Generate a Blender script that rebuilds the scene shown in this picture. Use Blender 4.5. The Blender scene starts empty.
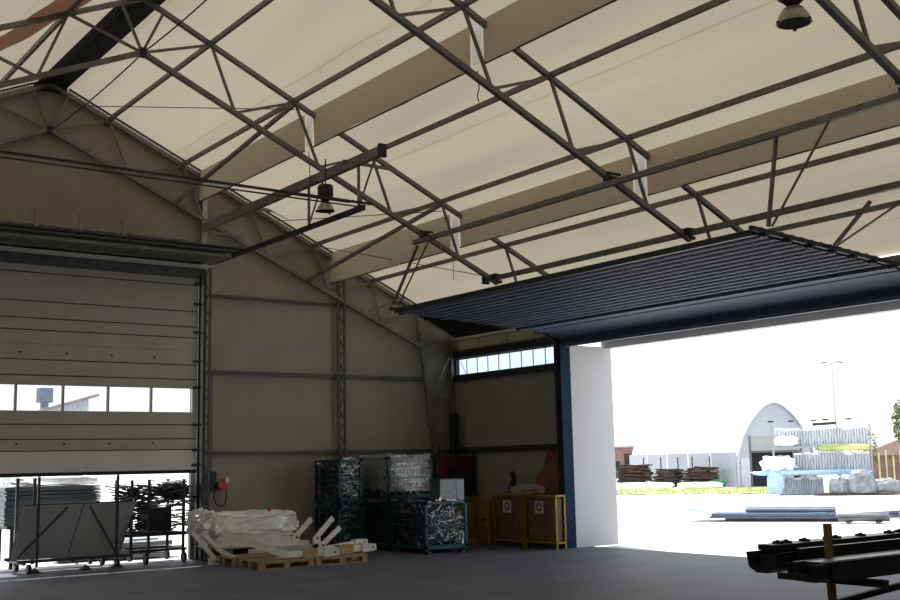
import bpy, math, random
from mathutils import Vector, Matrix, noise
random.seed(7)
R = math.radians
C = bpy.context.scene.collection
V = Vector

# ------------------------------------------------------------------ materials
def mat(name, col, rough=.7, metal=0., var=.15, scale=4., bump=0., bscale=None, spec=.4, col2=None, streak=None):
    m = bpy.data.materials.new(name); m.use_nodes = True
    nt = m.node_tree; b = nt.nodes['Principled BSDF']
    b.inputs['Roughness'].default_value = rough; b.inputs['Metallic'].default_value = metal
    b.inputs['Specular IOR Level'].default_value = spec
    tc = nt.nodes.new('ShaderNodeTexCoord'); mp = nt.nodes.new('ShaderNodeMapping')
    nt.links.new(tc.outputs['Object'], mp.inputs['Vector'])
    if streak: mp.inputs['Scale'].default_value = streak
    n = nt.nodes.new('ShaderNodeTexNoise'); n.inputs['Scale'].default_value = scale; n.inputs['Detail'].default_value = 5
    nt.links.new(mp.outputs['Vector'], n.inputs['Vector'])
    r = nt.nodes.new('ShaderNodeValToRGB')
    c2 = col2 if col2 else tuple(c*(1+var) for c in col)
    c1 = tuple(c*(1-var) for c in col) if not col2 else col
    r.color_ramp.elements[0].color = (*c1, 1); r.color_ramp.elements[1].color = (*c2, 1)
    r.color_ramp.elements[0].position = .32; r.color_ramp.elements[1].position = .68
    nt.links.new(n.outputs['Fac'], r.inputs['Fac']); nt.links.new(r.outputs['Color'], b.inputs['Base Color'])
    if bump:
        bp = nt.nodes.new('ShaderNodeBump'); bp.inputs['Strength'].default_value = bump
        n2 = nt.nodes.new('ShaderNodeTexNoise'); n2.inputs['Scale'].default_value = bscale or scale*3; n2.inputs['Detail'].default_value = 4
        nt.links.new(mp.outputs['Vector'], n2.inputs['Vector'])
        nt.links.new(n2.outputs['Fac'], bp.inputs['Height']); nt.links.new(bp.outputs['Normal'], b.inputs['Normal'])
    return m

def membrane(name, trans, diff, seams=True):
    """thin woven fabric that lets daylight through"""
    m = bpy.data.materials.new(name); m.use_nodes = True
    nt = m.node_tree; nt.nodes.clear(); N = nt.nodes.new; L = nt.links.new
    out = N('ShaderNodeOutputMaterial'); mix = N('ShaderNodeAddShader')
    t = N('ShaderNodeBsdfTranslucent'); d = N('ShaderNodeBsdfDiffuse')
    tc = N('ShaderNodeTexCoord'); mp = N('ShaderNodeMapping'); mp.inputs['Scale'].default_value = (1, .12, 1)
    L(tc.outputs['Object'], mp.inputs['Vector'])
    n = N('ShaderNodeTexNoise'); n.inputs['Scale'].default_value = 1.1; n.inputs['Detail'].default_value = 6
    L(mp.outputs['Vector'], n.inputs['Vector'])
    r = N('ShaderNodeValToRGB')
    r.color_ramp.elements[0].color = (*[c*.82 for c in trans], 1); r.color_ramp.elements[0].position = .3
    r.color_ramp.elements[1].color = (*[c*1.1 for c in trans], 1); r.color_ramp.elements[1].position = .7
    L(n.outputs['Fac'], r.inputs['Fac'])
    col = r.outputs['Color']
    if seams:   # welded seams between the fabric widths
        sx = N('ShaderNodeSeparateXYZ'); L(tc.outputs['Object'], sx.inputs['Vector'])
        mo = N('ShaderNodeMath'); mo.operation = 'PINGPONG'; mo.inputs[1].default_value = 1.02; L(sx.outputs['X'], mo.inputs[0])
        lt = N('ShaderNodeMath'); lt.operation = 'LESS_THAN'; lt.inputs[1].default_value = .012; L(mo.outputs[0], lt.inputs[0])
        mx = N('ShaderNodeMix'); mx.data_type = 'RGBA'; mx.blend_type = 'MULTIPLY'
        L(lt.outputs[0], mx.inputs['Factor']); L(col, mx.inputs['A']); mx.inputs['B'].default_value = (.8, .78, .75, 1)
        col = mx.outputs['Result']
    L(col, t.inputs['Color']); d.inputs['Color'].default_value = (*diff, 1)
    bp = N('ShaderNodeBump'); bp.inputs['Strength'].default_value = .25; bp.inputs['Distance'].default_value = .05
    L(n.outputs['Fac'], bp.inputs['Height']); L(bp.outputs['Normal'], d.inputs['Normal'])
    L(t.outputs[0], mix.inputs[0]); L(d.outputs[0], mix.inputs[1]); L(mix.outputs[0], out.inputs['Surface'])
    return m

def panel_mat(name, col, axis, pitch):
    """sandwich panel wall: faint joints at every panel"""
    m = mat(name, col, .75, 0, .07, 1.3, .05, 30)
    nt = m.node_tree; N = nt.nodes.new; L = nt.links.new
    b = nt.nodes['Principled BSDF']; src = b.inputs['Base Color'].links[0].from_socket
    tc = N('ShaderNodeTexCoord'); sx = N('ShaderNodeSeparateXYZ'); L(tc.outputs['Object'], sx.inputs['Vector'])
    mo = N('ShaderNodeMath'); mo.operation = 'PINGPONG'; mo.inputs[1].default_value = pitch/2; L(sx.outputs[axis], mo.inputs[0])
    lt = N('ShaderNodeMath'); lt.operation = 'LESS_THAN'; lt.inputs[1].default_value = .012; L(mo.outputs[0], lt.inputs[0])
    mx = N('ShaderNodeMix'); mx.data_type = 'RGBA'; mx.blend_type = 'MULTIPLY'
    L(lt.outputs[0], mx.inputs['Factor']); L(src, mx.inputs['A']); mx.inputs['B'].default_value = (.90, .90, .90, 1)
    L(mx.outputs['Result'], b.inputs['Base Color'])
    return m

def glass_mat(name, tint=(.9, .95, 1.), fac=.08):
    m = bpy.data.materials.new(name); m.use_nodes = True
    nt = m.node_tree; nt.nodes.clear(); N = nt.nodes.new; L = nt.links.new
    o = N('ShaderNodeOutputMaterial'); mx = N('ShaderNodeMixShader'); t = N('ShaderNodeBsdfTransparent'); g = N('ShaderNodeBsdfGlossy')
    t.inputs['Color'].default_value = (*tint, 1); g.inputs['Roughness'].default_value = .08
    mx.inputs['Fac'].default_value = fac
    L(t.outputs[0], mx.inputs[1]); L(g.outputs[0], mx.inputs[2]); L(mx.outputs[0], o.inputs['Surface'])
    return m

def film_mat(name, col, fac=.55):
    """crinkled plastic film: partly see-through, glossy"""
    m = mat(name, col, .22, 0, .12, 9, 1., 14, .8)
    nt = m.node_tree; N = nt.nodes.new; L = nt.links.new
    b = nt.nodes['Principled BSDF']; o = nt.nodes['Material Output']
    mx = N('ShaderNodeMixShader'); t = N('ShaderNodeBsdfTransparent'); mx.inputs['Fac'].default_value = fac
    L(t.outputs[0], mx.inputs[1]); L(b.outputs[0], mx.inputs[2]); L(mx.outputs[0], o.inputs['Surface'])
    return m

M = dict(
    floor=mat('concrete_floor', (.098, .105, .132), .62, 0, .22, 1.1, .12, 22, .35),
    gravel=mat('pale_gravel', (.62, .60, .56), .9, 0, .1, .6, .2, 8),
    grass=mat('dry_grass', (.28, .36, .12), .9, 0, .3, 1.4, .3, 12, col2=(.60, .58, .30)),
    gable=panel_mat('gable_panel', (.31, .283, .24), 'X', 1.1),
    side=panel_mat('side_panel', (.28, .262, .235), 'Y', 1.1),
    roof=membrane('roof_membrane', (.120, .105, .079), (.34, .32, .27)),
    strip=membrane('eave_fabric', (.10, .09, .07), (.40, .36, .29), False),
    flap=membrane('valance_fabric', (.27, .24, .19), (.38, .35, .29), False),
    red_flap=membrane('red_fabric', (.19, .115, .085), (.34, .2, .16), False),
    clear=membrane('added_bright_strip', (.75, .8, .9), (.8, .82, .9), False),  # very high transmission, so the added strips in the valance gaps look bright
    steel=mat('galvanised_steel', (.20, .195, .175), .5, .2, .2, 6),
    zinc=mat('pale_zinc', (.45, .45, .42), .45, .3, .2, 8),
    dark=mat('dark_steel', (.035, .037, .042), .5, .4, .25, 7),
    ridge=mat('ridge_sheet', (.035, .035, .035), .7, 0, .3, 5),
    navy=mat('dark_blue_door_steel', (.085, .112, .17), .7, .1, .12, 3, streak=(3, .2, 3)),
    navyd=mat('dark_blue_jamb', (.012, .03, .06), .8, 0, .2, 3, spec=.1), navyl=mat('blue_door_edge_steel', (.16, .185, .235), .6, .2, .12, 3),
    door=mat('grey_door_panel', (.40, .385, .365), .55, 0, .07, 2.2, .05, 20),
    doorl=mat('pale_door_panel', (.62, .60, .585), .55, 0, .06, 2.2, .05, 20),
    seal=mat('black_rubber', (.012, .012, .013), .7, 0, .1, 9),
    white=mat('white_wall_panel', (.46, .47, .50), .55, 0, .05, 1.5),
    glass=glass_mat('window_glass', (.82, .85, .88)), blueglass=glass_mat('frosted_strip_glass', (.78, .86, .96), .12),
    paint=mat('white_painted_steel', (.68, .66, .62), .45, 0, .08, 5),
    wood=mat('pallet_wood', (.31, .205, .115), .8, 0, .3, 7, .2, 40, streak=(1, 6, 6)),
    oldwood=mat('weathered_timber', (.06, .04, .03), .9, 0, .6, 3, .3, 12),
    card=mat('brown_cardboard', (.36, .25, .14), .8, 0, .1, 5),
    teal=mat('teal_crate_steel', (.012, .065, .085), .5, .2, .25, 6),
    mesh=mat('teal_wire', (.012, .05, .065), .5, .2, .2, 6),
    foil=mat('crumpled_foil', (.30, .32, .33), .24, .75, .5, 5, .7, 16),
    scrap=mat('aluminium_offcuts', (.12, .13, .14), .28, .7, .4, 9, col2=(.75, .77, .8)),
    darkfill=mat('dark_crate_filling', (.02, .026, .032), .5, .2, .5, 8, .8, 14),
    film=film_mat('clear_wrap_film', (.55, .58, .62), .38), filmw=film_mat('white_wrap_film', (.86, .87, .88), .9),
    bluewrap=film_mat('blue_wrap_film', (.40, .58, .82), .9),
    yellow=mat('yellow_painted_steel', (.27, .18, .02), .5, .1, .15, 5),
    cagefill=mat('cage_sheet', (.13, .10, .06), .7, 0, .3, 5, .4, 12),
    red=mat('dark_red_paint', (.075, .014, .014), .5, .1, .3, 4), bred=mat('bright_red_paint', (.45, .03, .03), .4, 0, .1, 4),
    rust=mat('rusty_red_fabric', (.19, .075, .055), .9, 0, .25, 4, .4, 9), railm=mat('grey_blue_rail', (.085, .088, .09), .55, .1, .2, 6), beige=mat('beige_cloth', (.34, .29, .22), .9, 0, .15, 5, .3, 14),
    paper=mat('white_paper', (.55, .55, .53), .7, 0, .03, 4), ink=mat('black_ink', (.02, .02, .02), .7, 0, .05, 4),
    sheetg=mat('grey_sheet_stack', (.11, .13, .15), .35, .3, .3, 3, streak=(1, 1, 30)),
    panelg=mat('grey_lacquered_panel', (.30, .31, .32), .5, .1, .06, 1.5),
    black=mat('black_plastic', (.018, .018, .02), .55, 0, .2, 5), profile=mat('dark_profile', (.022, .023, .024), .35, .3, .25, 6),
    post=mat('brown_post', (.20, .12, .05), .6, .1, .25, 7),
    hang=mat('hangar_cladding', (.34, .365, .42), .7, 0, .06, .4), hangr=mat('hangar_roof_sheet', (.85, .85, .86), .5, 0, .03, .4),
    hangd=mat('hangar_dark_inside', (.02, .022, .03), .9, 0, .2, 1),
    brick=mat('red_brick_wall', (.20, .12, .10), .9, 0, .2, 2), rooft=mat('tiled_roof', (.30, .22, .19), .9, 0, .2, 2),
    leaf=mat('tree_leaves', (.06, .10, .03), .8, 0, .5, 2, col2=(.14, .19, .06)), trunk=mat('tree_bark', (.09, .06, .04), .9, 0, .2, 4),
    green=mat('green_paint', (.03, .16, .09), .5, 0, .15, 3), wrapg=mat('grey_wrapped_frames', (.45, .49, .54), .4, .0, .3, 3, .4, 8, streak=(6, 6, 1)), coil=mat('grey_film_coil', (.20, .22, .24), .4, .1, .35, 4, .8, 9), pipem=mat('weathered_pipe', (.13, .145, .165), .5, .2, .3, 5), blueg=mat('blue_sheet', (.17, .27, .40), .4, .1, .2, 2),
    alum=mat('bare_aluminium', (.42, .44, .48), .35, .5, .2, 4, streak=(1, 1, 8)), lampm=mat('lamp_aluminium', (.34, .32, .28), .35, .5, .15, 9),
    lens=mat('dusty_lamp_glass', (.05, .05, .045), .85, 0, .15, 9, spec=.1),
)

# ------------------------------------------------------------------ mesh helpers
class MB:
    def __init__(s): s.v = []; s.f = []; s.smooth = False
    def add(s, vs, fs):
        o = len(s.v); s.v += [V(p) for p in vs]; s.f += [tuple(i+o for i in f) for f in fs]; return s
    def box(s, a, b):
        x0, y0, z0 = a; x1, y1, z1 = b
        return s.add([(x0,y0,z0),(x1,y0,z0),(x1,y1,z0),(x0,y1,z0),(x0,y0,z1),(x1,y0,z1),(x1,y1,z1),(x0,y1,z1)],
                     [(0,3,2,1),(4,5,6,7),(0,1,5,4),(1,2,6,5),(2,3,7,6),(3,0,4,7)])
    def cbox(s, c, d):
        return s.box([c[i]-d[i]/2 for i in range(3)], [c[i]+d[i]/2 for i in range(3)])
    def bar(s, a, b, w=.05, h=None, up=(0,0,1)):
        a, b = V(a), V(b); h = w if h is None else h; d = (b-a)
        if d.length < 1e-6: return s
        d.normalize(); u = V(up)
        if abs(d.dot(u)) > .98: u = V((0,1,0))
        sd = d.cross(u).normalized(); u = sd.cross(d)
        c = [(-w/2,-h/2),(w/2,-h/2),(w/2,h/2),(-w/2,h/2)]
        return s.add([a+sd*p+u*q for p, q in c]+[b+sd*p+u*q for p, q in c],
                     [(0,3,2,1),(4,5,6,7),(0,1,5,4),(1,2,6,5),(2,3,7,6),(3,0,4,7)])
    def tube(s, a, b, r, r2=None, n=12):
        a, b = V(a), V(b); r2 = r if r2 is None else r2; d = (b-a).normalized(); u = V((0,0,1)) if abs(d.z) < .95 else V((0,1,0))
        sd = d.cross(u).normalized(); u = sd.cross(d); vs = []
        for c, q in ((a, r), (b, r2)):
            for i in range(n):
                t = 2*math.pi*i/n; vs.append(c+sd*math.cos(t)*q+u*math.sin(t)*q)
        fs = [(i, (i+1) % n, n+(i+1) % n, n+i) for i in range(n)]+[tuple(range(n))[::-1], tuple(range(n, 2*n))]
        return s.add(vs, fs)
    def path(s, pts, r, n=8):
        for a, b in zip(pts, pts[1:]): s.tube(a, b, r, n=n)
        return s
    def lathe(s, prof, c=(0,0,0), n=20, cap=True):
        vs = []
        for r, z in prof:
            for i in range(n):
                t = 2*math.pi*i/n; vs.append((c[0]+r*math.cos(t), c[1]+r*math.sin(t), c[2]+z))
        fs = [(k*n+i, k*n+(i+1) % n, (k+1)*n+(i+1) % n, (k+1)*n+i) for k in range(len(prof)-1) for i in range(n)]
        if cap: fs += [tuple(range(n))[::-1], tuple(range((len(prof)-1)*n, len(prof)*n))]
        return s.add(vs, fs)
    def prism(s, poly, axis, a, b):
        """poly of 2D points swept along an axis"""
        def P(p, t):
            return (t, p[0], p[1]) if axis == 0 else ((p[0], t, p[1]) if axis == 1 else (p[0], p[1], t))
        n = len(poly)
        return s.add([P(p, a) for p in poly]+[P(p, b) for p in poly],
                     [tuple(range(n)), tuple(range(2*n-1, n-1, -1))]+[(i, (i+1) % n, n+(i+1) % n, n+i) for i in range(n)])
    def quad(s, a, b, c, d): return s.add([a, b, c, d], [(0,1,2,3)])
    def grid(s, fn, nu, nv):
        vs = [fn(i/nu, j/nv) for j in range(nv+1) for i in range(nu+1)]
        return s.add(vs, [(j*(nu+1)+i, j*(nu+1)+i+1, (j+1)*(nu+1)+i+1, (j+1)*(nu+1)+i) for j in range(nv) for i in range(nu)])
    def build(s, name, m, parent=None, off=None, smooth=False, bevel=0):
        """parent given: vertices are world unless off=(0,0,0) (local)"""
        root = parent
        o = V((0,0,0))
        if off is not None: o = V(off)
        elif parent is not None:
            while root.parent is not None: root = root.parent
            o = V(root.location)
        me = bpy.data.meshes.new(name); me.from_pydata([p-o for p in s.v], [], s.f); me.update()
        me.materials.append(M[m] if isinstance(m, str) else m)
        ob = bpy.data.objects.new(name, me); C.objects.link(ob)
        if parent is not None: ob.parent = parent
        if smooth or s.smooth:
            for p in me.polygons: p.use_smooth = True
        if bevel:
            bv = ob.modifiers.new('bevel', 'BEVEL'); bv.width = bevel; bv.segments = 2; bv.limit_method = 'ANGLE'
        return ob

def tag(o, label=None, cat=None, group=None, kind=None):
    if label: o['label'] = label
    if cat: o['category'] = cat
    if group: o['group'] = group
    if kind: o['kind'] = kind
    return o
def thing(name, label, cat, loc=(0,0,0), rotz=0, group=None, kind=None):
    o = bpy.data.objects.new(name, None); C.objects.link(o); o.empty_display_size = .1
    o.location = loc; o.rotation_euler = (0, 0, rotz)
    return tag(o, label, cat, group, kind)
def dup(o, parent=None, **kw):
    c = o.copy(); C.objects.link(c)
    if parent is not None: c.parent = parent
    for k in [k for k in C.objects if k.parent == o]: dup(k, c)
    for k, v in kw.items(): c[k] = v
    return c
L0 = (0, 0, 0)
def box(a, b): return MB().box(a, b)

# ------------------------------------------------------------------ the hall's measures (metres)
XR, ZR, S = 5.78, 8.74, .454          # ridge position, ridge height, roof slope
W, WL = 14.9, -3.34                   # side walls
BAY = 4.59; YF = -27.6                # truss spacing, front end of the hall
SB, ZB = .4428, 7.88
def zt(x): return ZR - S*abs(x-XR)
def zb(x): return ZB - SB*abs(x-XR)
def mir(x): return 2*XR-x
PX = [6.89, 8.36, 9.83, 11.28, 12.71, 13.85]
BX = [5.78, 7.30, 8.80, 10.21, 11.63, 12.7]

# ---- floor, ground
def struct(o): return tag(o, kind='structure')
struct(box((WL-.1, YF-.1, -.25), (15.5, .2, 0)).build('floor', 'floor'))
struct(box((-60, -60, -.4), (150, 150, -.03)).build('ground', 'gravel'))

# ---- gable wall with its doorway
g = MB(); DX0, DX1, DZ = 2.98, 8.66, 5.3; y0, y1 = .12, .22
def gz(x): return zt(x)+.06
g.prism([(WL, 0), (DX0, 0), (DX0, gz(DX0)), (WL, gz(WL))], 1, y0, y1)
g.prism([(DX1, 0), (W, 0), (W, gz(W)), (DX1, gz(DX1))], 1, y0, y1)
g.prism([(DX0, DZ), (DX1, DZ), (DX1, gz(DX1)), (XR, gz(XR)), (DX0, gz(DX0))], 1, y0, y1)
struct(g.build('wall_back', 'gable'))
f = MB(); f.prism([(WL, 0), (W, 0), (W, gz(W)), (XR, gz(XR)), (WL, gz(WL))], 1, YF-.1, YF)
struct(f.build('wall_front', 'gable'))
struct(box((WL-.1, YF, 0), (WL, .2, 4.6)).build('wall_left', 'side'))
# ---- side wall: blank bay, big opening, blank bays
OY0, OY1, OZ = -3.56, -11.72, 3.98
s = MB(); s.box((W, OY0, 0), (W+.1, .22, 3.63)); s.box((W, OY0, 3.99), (W+.1, .22, 4.01)); s.box((W, -.02, 3.6), (W+.1, .22, 4.0))
s.box((W, OY1, OZ), (W+.1, OY0, 4.6)); s.box((W, YF, 0), (W+.1, OY1, 4.6))
struct(s.build('wall_right', 'side'))
b = MB(); b.box((W-.07, OY0, 4.0), (W+.02, .1, 4.17)); struct(b.build('trim_1', 'dark'))
b = MB(); b.box((W-.03, OY0, 4.16), (W+.02, 0., 4.21)); b.box((W-.03, OY0, 4.40), (W+.02, 0., 4.44)); b.box((W-.03, -.12, 4.16), (W+.02, 0, 4.44))
for k in (-.9, -1.9, -2.9): b.box((W-.02, k-.015, 4.18), (W+.02, k+.015, 4.42))
struct(b.build('trim_2', 'beige'))
b = MB(); b.box((W, OY0, 4.0), (W+.02, .12, 4.62)); struct(b.build('ceiling_strip', 'strip'))
# window strip
wf = MB(); wf.box((W-.02, -3.46, 3.60), (W+.08, -.02, 3.64)); wf.box((W-.0, -3.46, 3.98), (W+.08, -.02, 4.0))
wf.box((W-.02, -3.5, 3.60), (W+.08, -3.44, 3.98)); wf.box((W-.02, -.06, 3.60), (W+.08, -.0, 3.98))
w1 = struct(wf.build('window_1', 'dark'))
wm = MB()
for i in range(1, 9): yy = -.02-i*.38; wm.box((W+.02, yy-.008, 3.64), (W+.04, yy+.008, 3.98))
wm.bar((W+.03, -.17, 3.94), (W+.03, -.36, 3.65), .012)
wm.build('glazing_bars', 'alum', w1, off=L0)
box((W+.02, -3.44, 3.64), (W+.03, -.06, 3.98)).build('pane', 'blueglass', w1, off=L0)
# jamb, outer return wall, lintel
struct(MB().box((W-.14, -3.70, 0), (W+.12, -3.56, 4.0)).build('trim_3', 'navyd'))
j = MB(); j.box((W+.12, -3.66, 0), (16.2, -3.58, 3.98)); struct(j.build('wall_return', 'white'))
j = MB(); j.box((16.0, -12.2, 3.95), (16.2, -3.58, 4.12)); j.box((W+.1, -12.2, 4.10), (16.2, -3.58, 4.14)); struct(j.build('trim_4', 'white'))
struct(MB().box((W+.1, -12.2, 0), (16.2, -12.1, 4.1)).build('wall_return', 'white'))
# wall rails
for i, (a, b_, w_) in enumerate([((9.0, .08, 5.05), (12.2, .08, 5.05), .05), ((8.95, .08, 3.54), (14.15, .08, 3.54), .07), ((8.95, .08, 1.97), (W, .08, 1.97), .06)]):
    struct(MB().bar(a, b_, .06, w_).build('trim_%d' % (5+i), 'railm'))
struct(MB().bar((W-.04, .1, 1.97), (W-.04, -3.55, 1.97), .07, .11).build('trim_8', 'dark'))
struct(MB().bar((W-.04, .1, 3.56), (W-.04, -3.55, 3.56), .07, .12).build('trim_9', 'dark'))

# ---- roof membrane (two slopes in one skin, slightly sagging between the purlins)
def roof_pt(sgn):
    xs = [XR]+PX+[W+.15]
    def fn(u, v):
        x = XR+u*(W+.15-XR); y = .25+v*(YF-.35)
        sag = .025*math.sin(v*math.pi*12)**2*math.sin(u*math.pi*6)**2
        xx = x if sgn > 0 else mir(x)
        return (xx, y, zt(x)+.12-sag)
    return fn
rf = MB(); rf.grid(roof_pt(1), 48, 72); struct(rf.build('ceiling', 'roof', smooth=True))
rf = MB(); rf.grid(roof_pt(-1), 48, 72); struct(rf.build('ceiling', 'roof', smooth=True))
# ridge sheet, opaque
rs = MB()
rs.quad((XR-.28, .2, zt(XR+.28)+.09), (XR-.28, YF, zt(XR+.28)+.09), (XR, YF, ZR+.08), (XR, .2, ZR+.08))
rs.quad((XR+.28, YF, zt(XR+.28)+.09), (XR+.28, .2, zt(XR+.28)+.09), (XR, .2, ZR+.08), (XR, YF, ZR+.08))
rs.box((XR-.3, .0, zt(XR+.3)+.02), (XR+.3, .11, ZR+.07))
rs.build('ridge_panel', 'ridge'); o = C.objects[-1]
tag(o, 'dark opaque strip running along the roof ridge', 'roof panel')
# bright rope-laced edge of the membrane on the gable
for sg, nm in ((1, 'right'), (-1, 'left')):
    t = thing('membrane_edge_rail', 'laced metal rail holding the roof fabric along the %s slope of the gable' % nm, 'rail', (XR, .05, ZR))
    def q(x, dz, dy): return (x if sg > 0 else mir(x), dy, zt(x)+dz)
    MB().bar(q(6.1, .05, .05), q(14.6, .05, .05), .05, .05).build('rail', 'zinc', t)
    MB().bar(q(6.1, .10, -.03), q(14.6, .10, -.03), .03, .03).build('outer_rail', 'dark', t)
    lc = MB(); n = 120
    for i in range(n):
        x = 6.1+8.5*i/n; a = q(x, .085, -.02); b_ = q(x+.045, .085, -.02); lc.bar(a, b_, .03, .03)
    lc.build('lacing', 'paper', t)

# ------------------------------------------------------------------ trusses
ORD = ['against the gable wall', 'first one out from the gable wall', 'second one out from the gable wall', 'third one out, at the upper right edge of the view', 'fourth one out, overhead', 'fifth one out, behind the viewpoint']
def truss(k):
    Y = -k*BAY + (.02 if k == 0 else 0)
    t = thing('roof_truss', 'tubular steel roof truss %s' % ORD[k], 'roof truss', (XR, Y, 0))
    mk = 'steel'
    for sg in (1, -1):
        X = (lambda x: x) if sg > 0 else mir
        opening = k in (1, 2) and sg > 0
        MB().bar((X(XR), Y, ZR), (X(W-.1), Y, zt(W-.1)), .07, .07).build('top_chord', mk, t)
        xe = 12.50 if opening else 13.99
        MB().bar((X(XR), Y, ZB), (X(xe), Y, zb(xe)), .075, .075).build('bottom_chord', mk, t)
        def web(x0, z0, x1, z1, w=.038): MB().bar((X(x0), Y, z0), (X(x1), Y, z1), w, w).build('web_member', mk, t)
        web(XR, ZB, XR+.33, zt(XR+.33)); web(XR, ZB, PX[0], zt(PX[0]))
        for i in range(4):
            web(PX[i], zt(PX[i]), BX[i+1], zb(BX[i+1])); web(BX[i+1], zb(BX[i+1]), PX[i+1], zt(PX[i+1]))
        if opening:
            web(PX[4], zt(PX[4]), 12.95, 4.95)
            e = MB(); e.cbox((12.44, Y, 5.045), (.20, .24, .02)); e.cbox((12.35, Y, 5.0), (.02, .2, .1)); e.cbox((12.52, Y, 4.93), (.1, .1, .05))
            e.build('end_plate', 'dark', t)
        else:
            web(PX[4], zt(PX[4]), 12.95, zb(12.95)); web(12.95, zb(12.95), PX[5], zt(PX[5])); web(PX[5], zt(PX[5]), 13.99, zb(13.99), .05)
            web(13.99, zb(13.99), W-.12, 4.45)
            # leg
            z_k = zb(13.99)
            MB().bar((X(13.99), Y, z_k), (X(14.62), Y, .02), .075, .075).build('leg', mk, t)
            MB().bar((X(W-.08), Y, zt(W-.08)), (X(W-.08), Y, .02), .075, .075).build('leg', mk, t)
            def lx(z): return 13.99+(z_k-z)/z_k*.63
            for z in (4.14, 3.1, 2.35, 1.3, .5): web(lx(z), z, W-.08, z)
            for z, z2 in ((3.1, 4.14), (2.35, 1.3)): web(lx(z), z, W-.08, z2)
            MB().box((X(14.5)-.05 if sg > 0 else X(15.0), Y-.12, 0), (X(15.0) if sg > 0 else X(14.5)+.05, Y+.12, .03)).build('base_plate', mk, t) if False else None
        if k in (1, 2, 3) and sg > 0:
            c = MB()
            for dy in (-.07, .07): c.cbox((10.9, Y+dy, zb(10.9)+.06), (.26, .03, .03))
            c.cbox((10.9, Y, zb(10.9)-.03), (.1, .2, .1)); c.build('clamp', 'dark', t)
    MB().cbox((XR, Y, ZB), (.1, .1, .13)).build('node_plate', 'dark', t)
    return t
TR = [truss(k) for k in range(6)]

# ------------------------------------------------------------------ purlins
ORDN = ['first', 'second', 'third', 'fourth', 'fifth', 'lowest']
for sg, nm in ((1, 'right'), (-1, 'left')):
    for i, x in enumerate(PX):
        xx = x if sg > 0 else mir(x)
        t = MB().bar((xx, .08, zt(x)+.03), (xx, YF, zt(x)+.03), .05, .075).build('purlin', 'steel')
        tag(t, '%s steel purlin from the ridge on the %s roof slope' % (ORDN[i], nm), 'purlin')

# fabric valances hanging below the membrane
def valance(x, h, sgn, row, nm):
    for k in range(6):
        ya = -k*BAY-(.0 if k == 0 else -.04)*1; ya = -k*BAY+.05 if k else .04
        yb = -(k+1)*BAY+.33
        xx = x if sgn > 0 else mir(x); zt0 = zt(x)+.10
        def fn(u, v):
            w = .02*math.sin(u*9+k*2)*v+.012*math.sin(u*31+k)*v
            return (xx+w, ya+u*(yb-ya), zt0-v*(h+.01*math.sin(u*14)))
        m = MB().grid(fn, 40, 6)
        where = ['between gable and first truss', 'between first and second truss', 'between second and third truss', 'between third and fourth truss', 'between fourth and fifth truss', 'beyond the fifth truss'][k]
        t = thing('fabric_valance', 'beige cloth valance %s %s' % (nm, where), 'fabric valance', (xx, ya, zt0), group='hanging valances '+nm)
        m.build('cloth', 'flap', t, smooth=True)
        MB().bar((xx, ya, zt0-h), (xx, yb, zt0-h), .018).build('hem_cord', 'dark', t)
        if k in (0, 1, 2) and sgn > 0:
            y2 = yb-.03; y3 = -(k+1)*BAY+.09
            MB().grid(lambda u, v: (xx+.01*math.sin(v*9), y2+u*(y3-y2), zt0-v*h*.93), 3, 6).build('added_bright_strip', 'clear', t, smooth=True)  # added strip, there only to make the gap at the truss bright white
valance(8.72, .62, 1, 0, 'high on the right roof slope')
valance(11.7, .66, 1, 1, 'low on the right roof slope')
valance(8.72, .62, -1, 2, 'high on the left roof slope')

# red banner strip under the left slope
def lz(x): return zt(x)-.02+.10
rb = MB()
up_ = [V((3.72, -3.6)), V((4.0, -4.3)), V((4.26, -5.33)), V((4.36, -6.1))]; lo_ = [V((3.9, -2.75)), V((4.30, -3.42)), V((4.68, -4.40)), V((5.1, -5.45))]
def rbf(u, v):
    i = min(int(u*3), 2); f_ = u*3-i
    p = up_[i].lerp(up_[i+1], f_).lerp(lo_[i].lerp(lo_[i+1], f_), v)
    return (p.x, p.y, zt(p.x)+.035+.012*math.sin(u*17+v*4))
rb.grid(rbf, 24, 3); tag(rb.build('fabric_strip', 'red_flap', smooth=True), 'faded red fabric strip slung under the left roof slope', 'fabric strip')

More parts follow.
